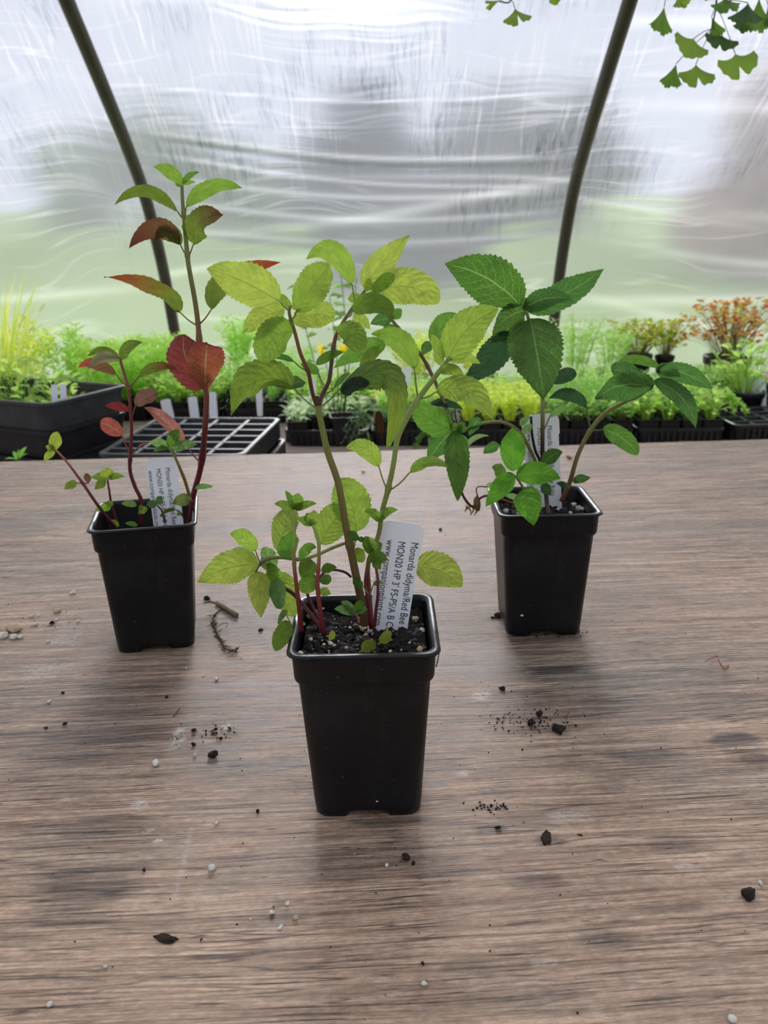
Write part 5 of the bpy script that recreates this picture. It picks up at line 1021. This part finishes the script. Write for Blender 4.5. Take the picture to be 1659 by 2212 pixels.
# grassy clumps at left
for (px, py, Y, h_, r__, lab, kk) in ((-10, 840, 2.35, .29, .13, 'tall grass clump at the left edge', 'g'), (70, 840, 2.55, .20, .10, 'bushy willow-leaved plant beside the grass clump', 'b'), (150, 838, 2.60, .15, .09, 'bushy green plant behind the left tray stack, second from left', 'b'), (215, 838, 2.5, .12, .09, 'bushy green plant above the corner of the left tray stack', 'b'), (30, 845, 2.2, .10, .10, 'low yellow-green clump at the left edge', 'l'), (120, 850, 2.15, .07, .09, 'low leafy clump inside the left trays', 'l'), (1240, 800, 2.9, .13, .10, 'fluffy light green plant behind the right plant', 'f'), (1320, 810, 2.95, .10, .10, 'fluffy light green plant right of the right plant stem', 'f'), (520, 830, 3.0, .13, .07, 'leafy green plant seen behind the left of the front plant', 'b'), (900, 830, 2.9, .10, .12, 'yellow-green mound behind the front plant right stem', 'y'), (1040, 835, 2.9, .10, .12, 'yellow-green mound behind the right plant', 'y'), (1610, 850, 2.5, .07, .10, 'trailing green plant under the red and orange one', 'l')):
    q = P(px, py, Y); zb_ = BH+.006
    f_ = {'g': lambda: fo_grass(h_+.1, r__*1.1, YG, 150, .006), 'b': lambda: fo_feather(h_+.09, r__, YG if px < 100 else LG, 26, .030, .006, 26), 'l': lambda: fo_oval(h_+.08, r__*1.3, LG, 90, .03, .017), 'f': lambda: fo_feather(h_+.08, r__*1.1, FGN, 40, .016, .005, 22), 'y': lambda: fo_feather(h_+.06, r__*1.1, YG, 44, .018, .009, 18, .5)}[kk]()
    w_ = .11; r_ = single(f_, px, py, Y, zb_, lab, pot=(w_, .09)); r_.location = (q[0], q[1], BH+.0008)
# twiggy plant with yellow flowers behind the front plant
q = P(740, 760, 2.3); r_ = empty('potted_plant', (q[0], q[1], BH+.0008)); tag(r_, 'tall wiry plant with yellow flowers behind the front plant', 'potted plant')
small_pot(.08, .08, .06).build('pot', M_tray, r_); mb = MB()
for (x0, y0, x1, y1) in ((720, 860, 735, 575), (700, 860, 695, 755), (735, 860, 742, 755), (690, 860, 640, 620), (740, 860, 770, 600), (715, 860, 712, 640)):
    a0, a1_ = P(x0, y0, 2.3), P(x1, y1, 2.3+rng.uniform(-.04, .04)); a0[2] = BH+.075; a0[0] = q[0]+(a0[0]-q[0])*.5; a0[1] = q[1]
    pts = catmull([a0, (a0+a1_)/2+rng.normal(size=3)*.006, a1_], 8); tube(mb, pts, [.0016, .0009], colv((.10, .12, .05)), 5, smooth=False)
    for k in range(22 if y1 < 700 else 5):
        p_ = pts[rng.integers(5, len(pts))]; an = rng.uniform(0, 6.28); strip(mb, p_, p_+np.array([math.cos(an), math.sin(an), rng.uniform(-.3, .4)])*.026, .018, colv(SGN), .1, 3)
mb.v = [v-np.array([q[0], q[1], BH+.0008]) for v in mb.v]; mb.build('foliage', M_far, r_)
for (x, y) in ((693, 757), (742, 755), (757, 762)):
    c = P(x, y, 2.3); mb = MB()
    for k in range(14): an = k*2.4; strip(mb, c, c+(RX*math.cos(an)+UY*math.sin(an)-FW*.3)*.018, .010, (.85, .72, .03, 0), .05, 2)
    mb.v = [v-np.array([q[0], q[1], BH+.0008]) for v in mb.v]; mb.build('flower', M_far, r_)
# trailing sprigs that hang over the tray fronts
def sprig(px, py, Y, wpx, hpx, n_, col, lab, lw=.003, ll=.012):
    q = P(px, py, Y); k = mm_px(q); mb = MB()
    for s_ in range(n_):
        e = RX*rng.uniform(-.5, .5)*wpx*k-UY*rng.uniform(.2, 1)*hpx*k; pts = catmull([np.zeros(3), e*.4+np.array([0, -.012, .010]), e+np.array([0, -.02, 0])], 5); tube(mb, pts, .0006, colv(col), 4, smooth=False)
        for i in range(14): p_ = pts[rng.integers(1, len(pts))]; d_ = rng.normal(size=3); strip(mb, p_, p_+nrm(d_)*ll, lw, colv(col), .05, 2)
    o = mb.build('trailing_sprig', M_far); o.location = q; tag(o, lab, 'plant sprig')
sprig(780, 890, 2.26, 100, 85, 20, RGN, 'grey-green needle-leaved sprigs hanging over the tray left of centre'); sprig(920, 930, 2.26, 60, 50, 8, SGN, 'short green sprigs hanging over the second tray', .004)
sprig(1560, 850, 2.4, 120, 50, 14, LG, 'round-leaved sprigs trailing over the rightmost tray', .014, .014); sprig(1290, 945, 2.28, 90, 20, 6, LG, 'green weeds growing under the tray behind the right plant', .006)
# weed poking up behind the bench at left
q = P(38, 990, 1.5); mb = MB()
for (x1, y1) in ((10, 992), (58, 965), (40, 970), (60, 980), (28, 975)): e = P(x1, y1, 1.5)-q; strip(mb, (0, 0, -.004), e, .008, colv(GRN), .1, 4)
tube(mb, [(0, 0, BH-q[2]+.0), (0.002, 0, (BH-q[2])*.5), (0, 0, 0)], .0012, colv(GRN), 5); o = mb.build('weed_sprig', M_far); o.location = q; tag(o, 'small bright green weed poking up behind the bench at left', 'plant sprig')
# white seedling labels
LB = [(365, 880, 22, 36, -.18, 2.33, 'leaning left'), (420, 876, 20, 38, -.08, 2.33, 'middle of three'), (461, 870, 18, 46, 0, 2.33, 'right of three'), (118, 842, 14, 22, .02, 2.0, 'in the left stack tray, left one'), (137, 841, 14, 22, .02, 2.0, 'in the left stack tray, right one'), (467, 828, 12, 36, 0, 2.7, 'farther back near the red leaf'), (877, 818, 18, 52, .05, 2.5, 'tall, behind the front plant right stem'), (1203, 838, 20, 34, 0, 2.45, 'right of the big drooping leaf'), (1240, 842, 16, 38, 0, 2.45, 'second right of the big drooping leaf'), (1405, 850, 20, 50, 0, 2.42, 'under the right plant end leaves, left one'), (1438, 858, 20, 36, -.05, 2.42, 'under the right plant end leaves, right one'), (1612, 836, 22, 38, .15, 2.5, 'right edge, left of three'), (1630, 832, 16, 36, 0, 2.5, 'right edge, middle of three'), (1648, 838, 16, 40, -.1, 2.5, 'right edge, right of three'), (560, 845, 14, 34, .02, 2.5, 'above the sage-like seedlings'), (675, 838, 14, 40, .05, 2.45, 'behind the fork of the front stem'), (1078, 862, 14, 34, .0, 2.45, 'between front and right plant'), (1290, 872, 26, 12, .3, 2.42, 'lying low near the front row')]
for (px, py, w_, h_, ti_, Y, where) in LB:
    q = P(px, py+h_*.5, Y); k = mm_px(q); hw = w_*k/2; hh = h_*k; r_ = hw*.4; out = [(-hw*.8, -.05), (hw*.8, -.05), (hw, 0), (hw, hh-r_), (hw-r_*.3, hh-r_*.3), (hw-r_, hh), (-hw+r_, hh), (-hw+r_*.3, hh-r_*.3), (-hw, hh-r_), (-hw, 0)]
    V = [(x, d_, z) for d_ in (-.0005, .0005) for x, z in out]; n_ = len(out); fs = [tuple(range(n_)), tuple(range(2*n_-1, n_-1, -1))]+[(i, i+n_, (i+1) % n_+n_, (i+1) % n_) for i in range(n_)]
    mb = MB(); mb.add(V, fs); o = mb.build('seedling_label', M_white, smooth=False); o.location = q; o.rotation_euler = (R(-8), ti_, rng.uniform(-.2, .2)); tag(o, 'small white seedling label, '+where, 'plant label', 'white labels among the seedlings')
# low lidded tray at the right edge
q = P(1572, 944, 2.20)
r_ = empty('seedling_tray', (q[0]+.16, 2.20+.12, BH+.02), YW); tag(r_, 'shallow black tray of pale cells at the right edge', 'tray'); tray_body(.30, .24, .055).build('tray_body', M_tray, r_, smooth=False); cell_grid(.30, .24, .055, 5, 4).build('cell_divider', M_grey_tray, r_, smooth=False)
r_.location.z = BH+.0008
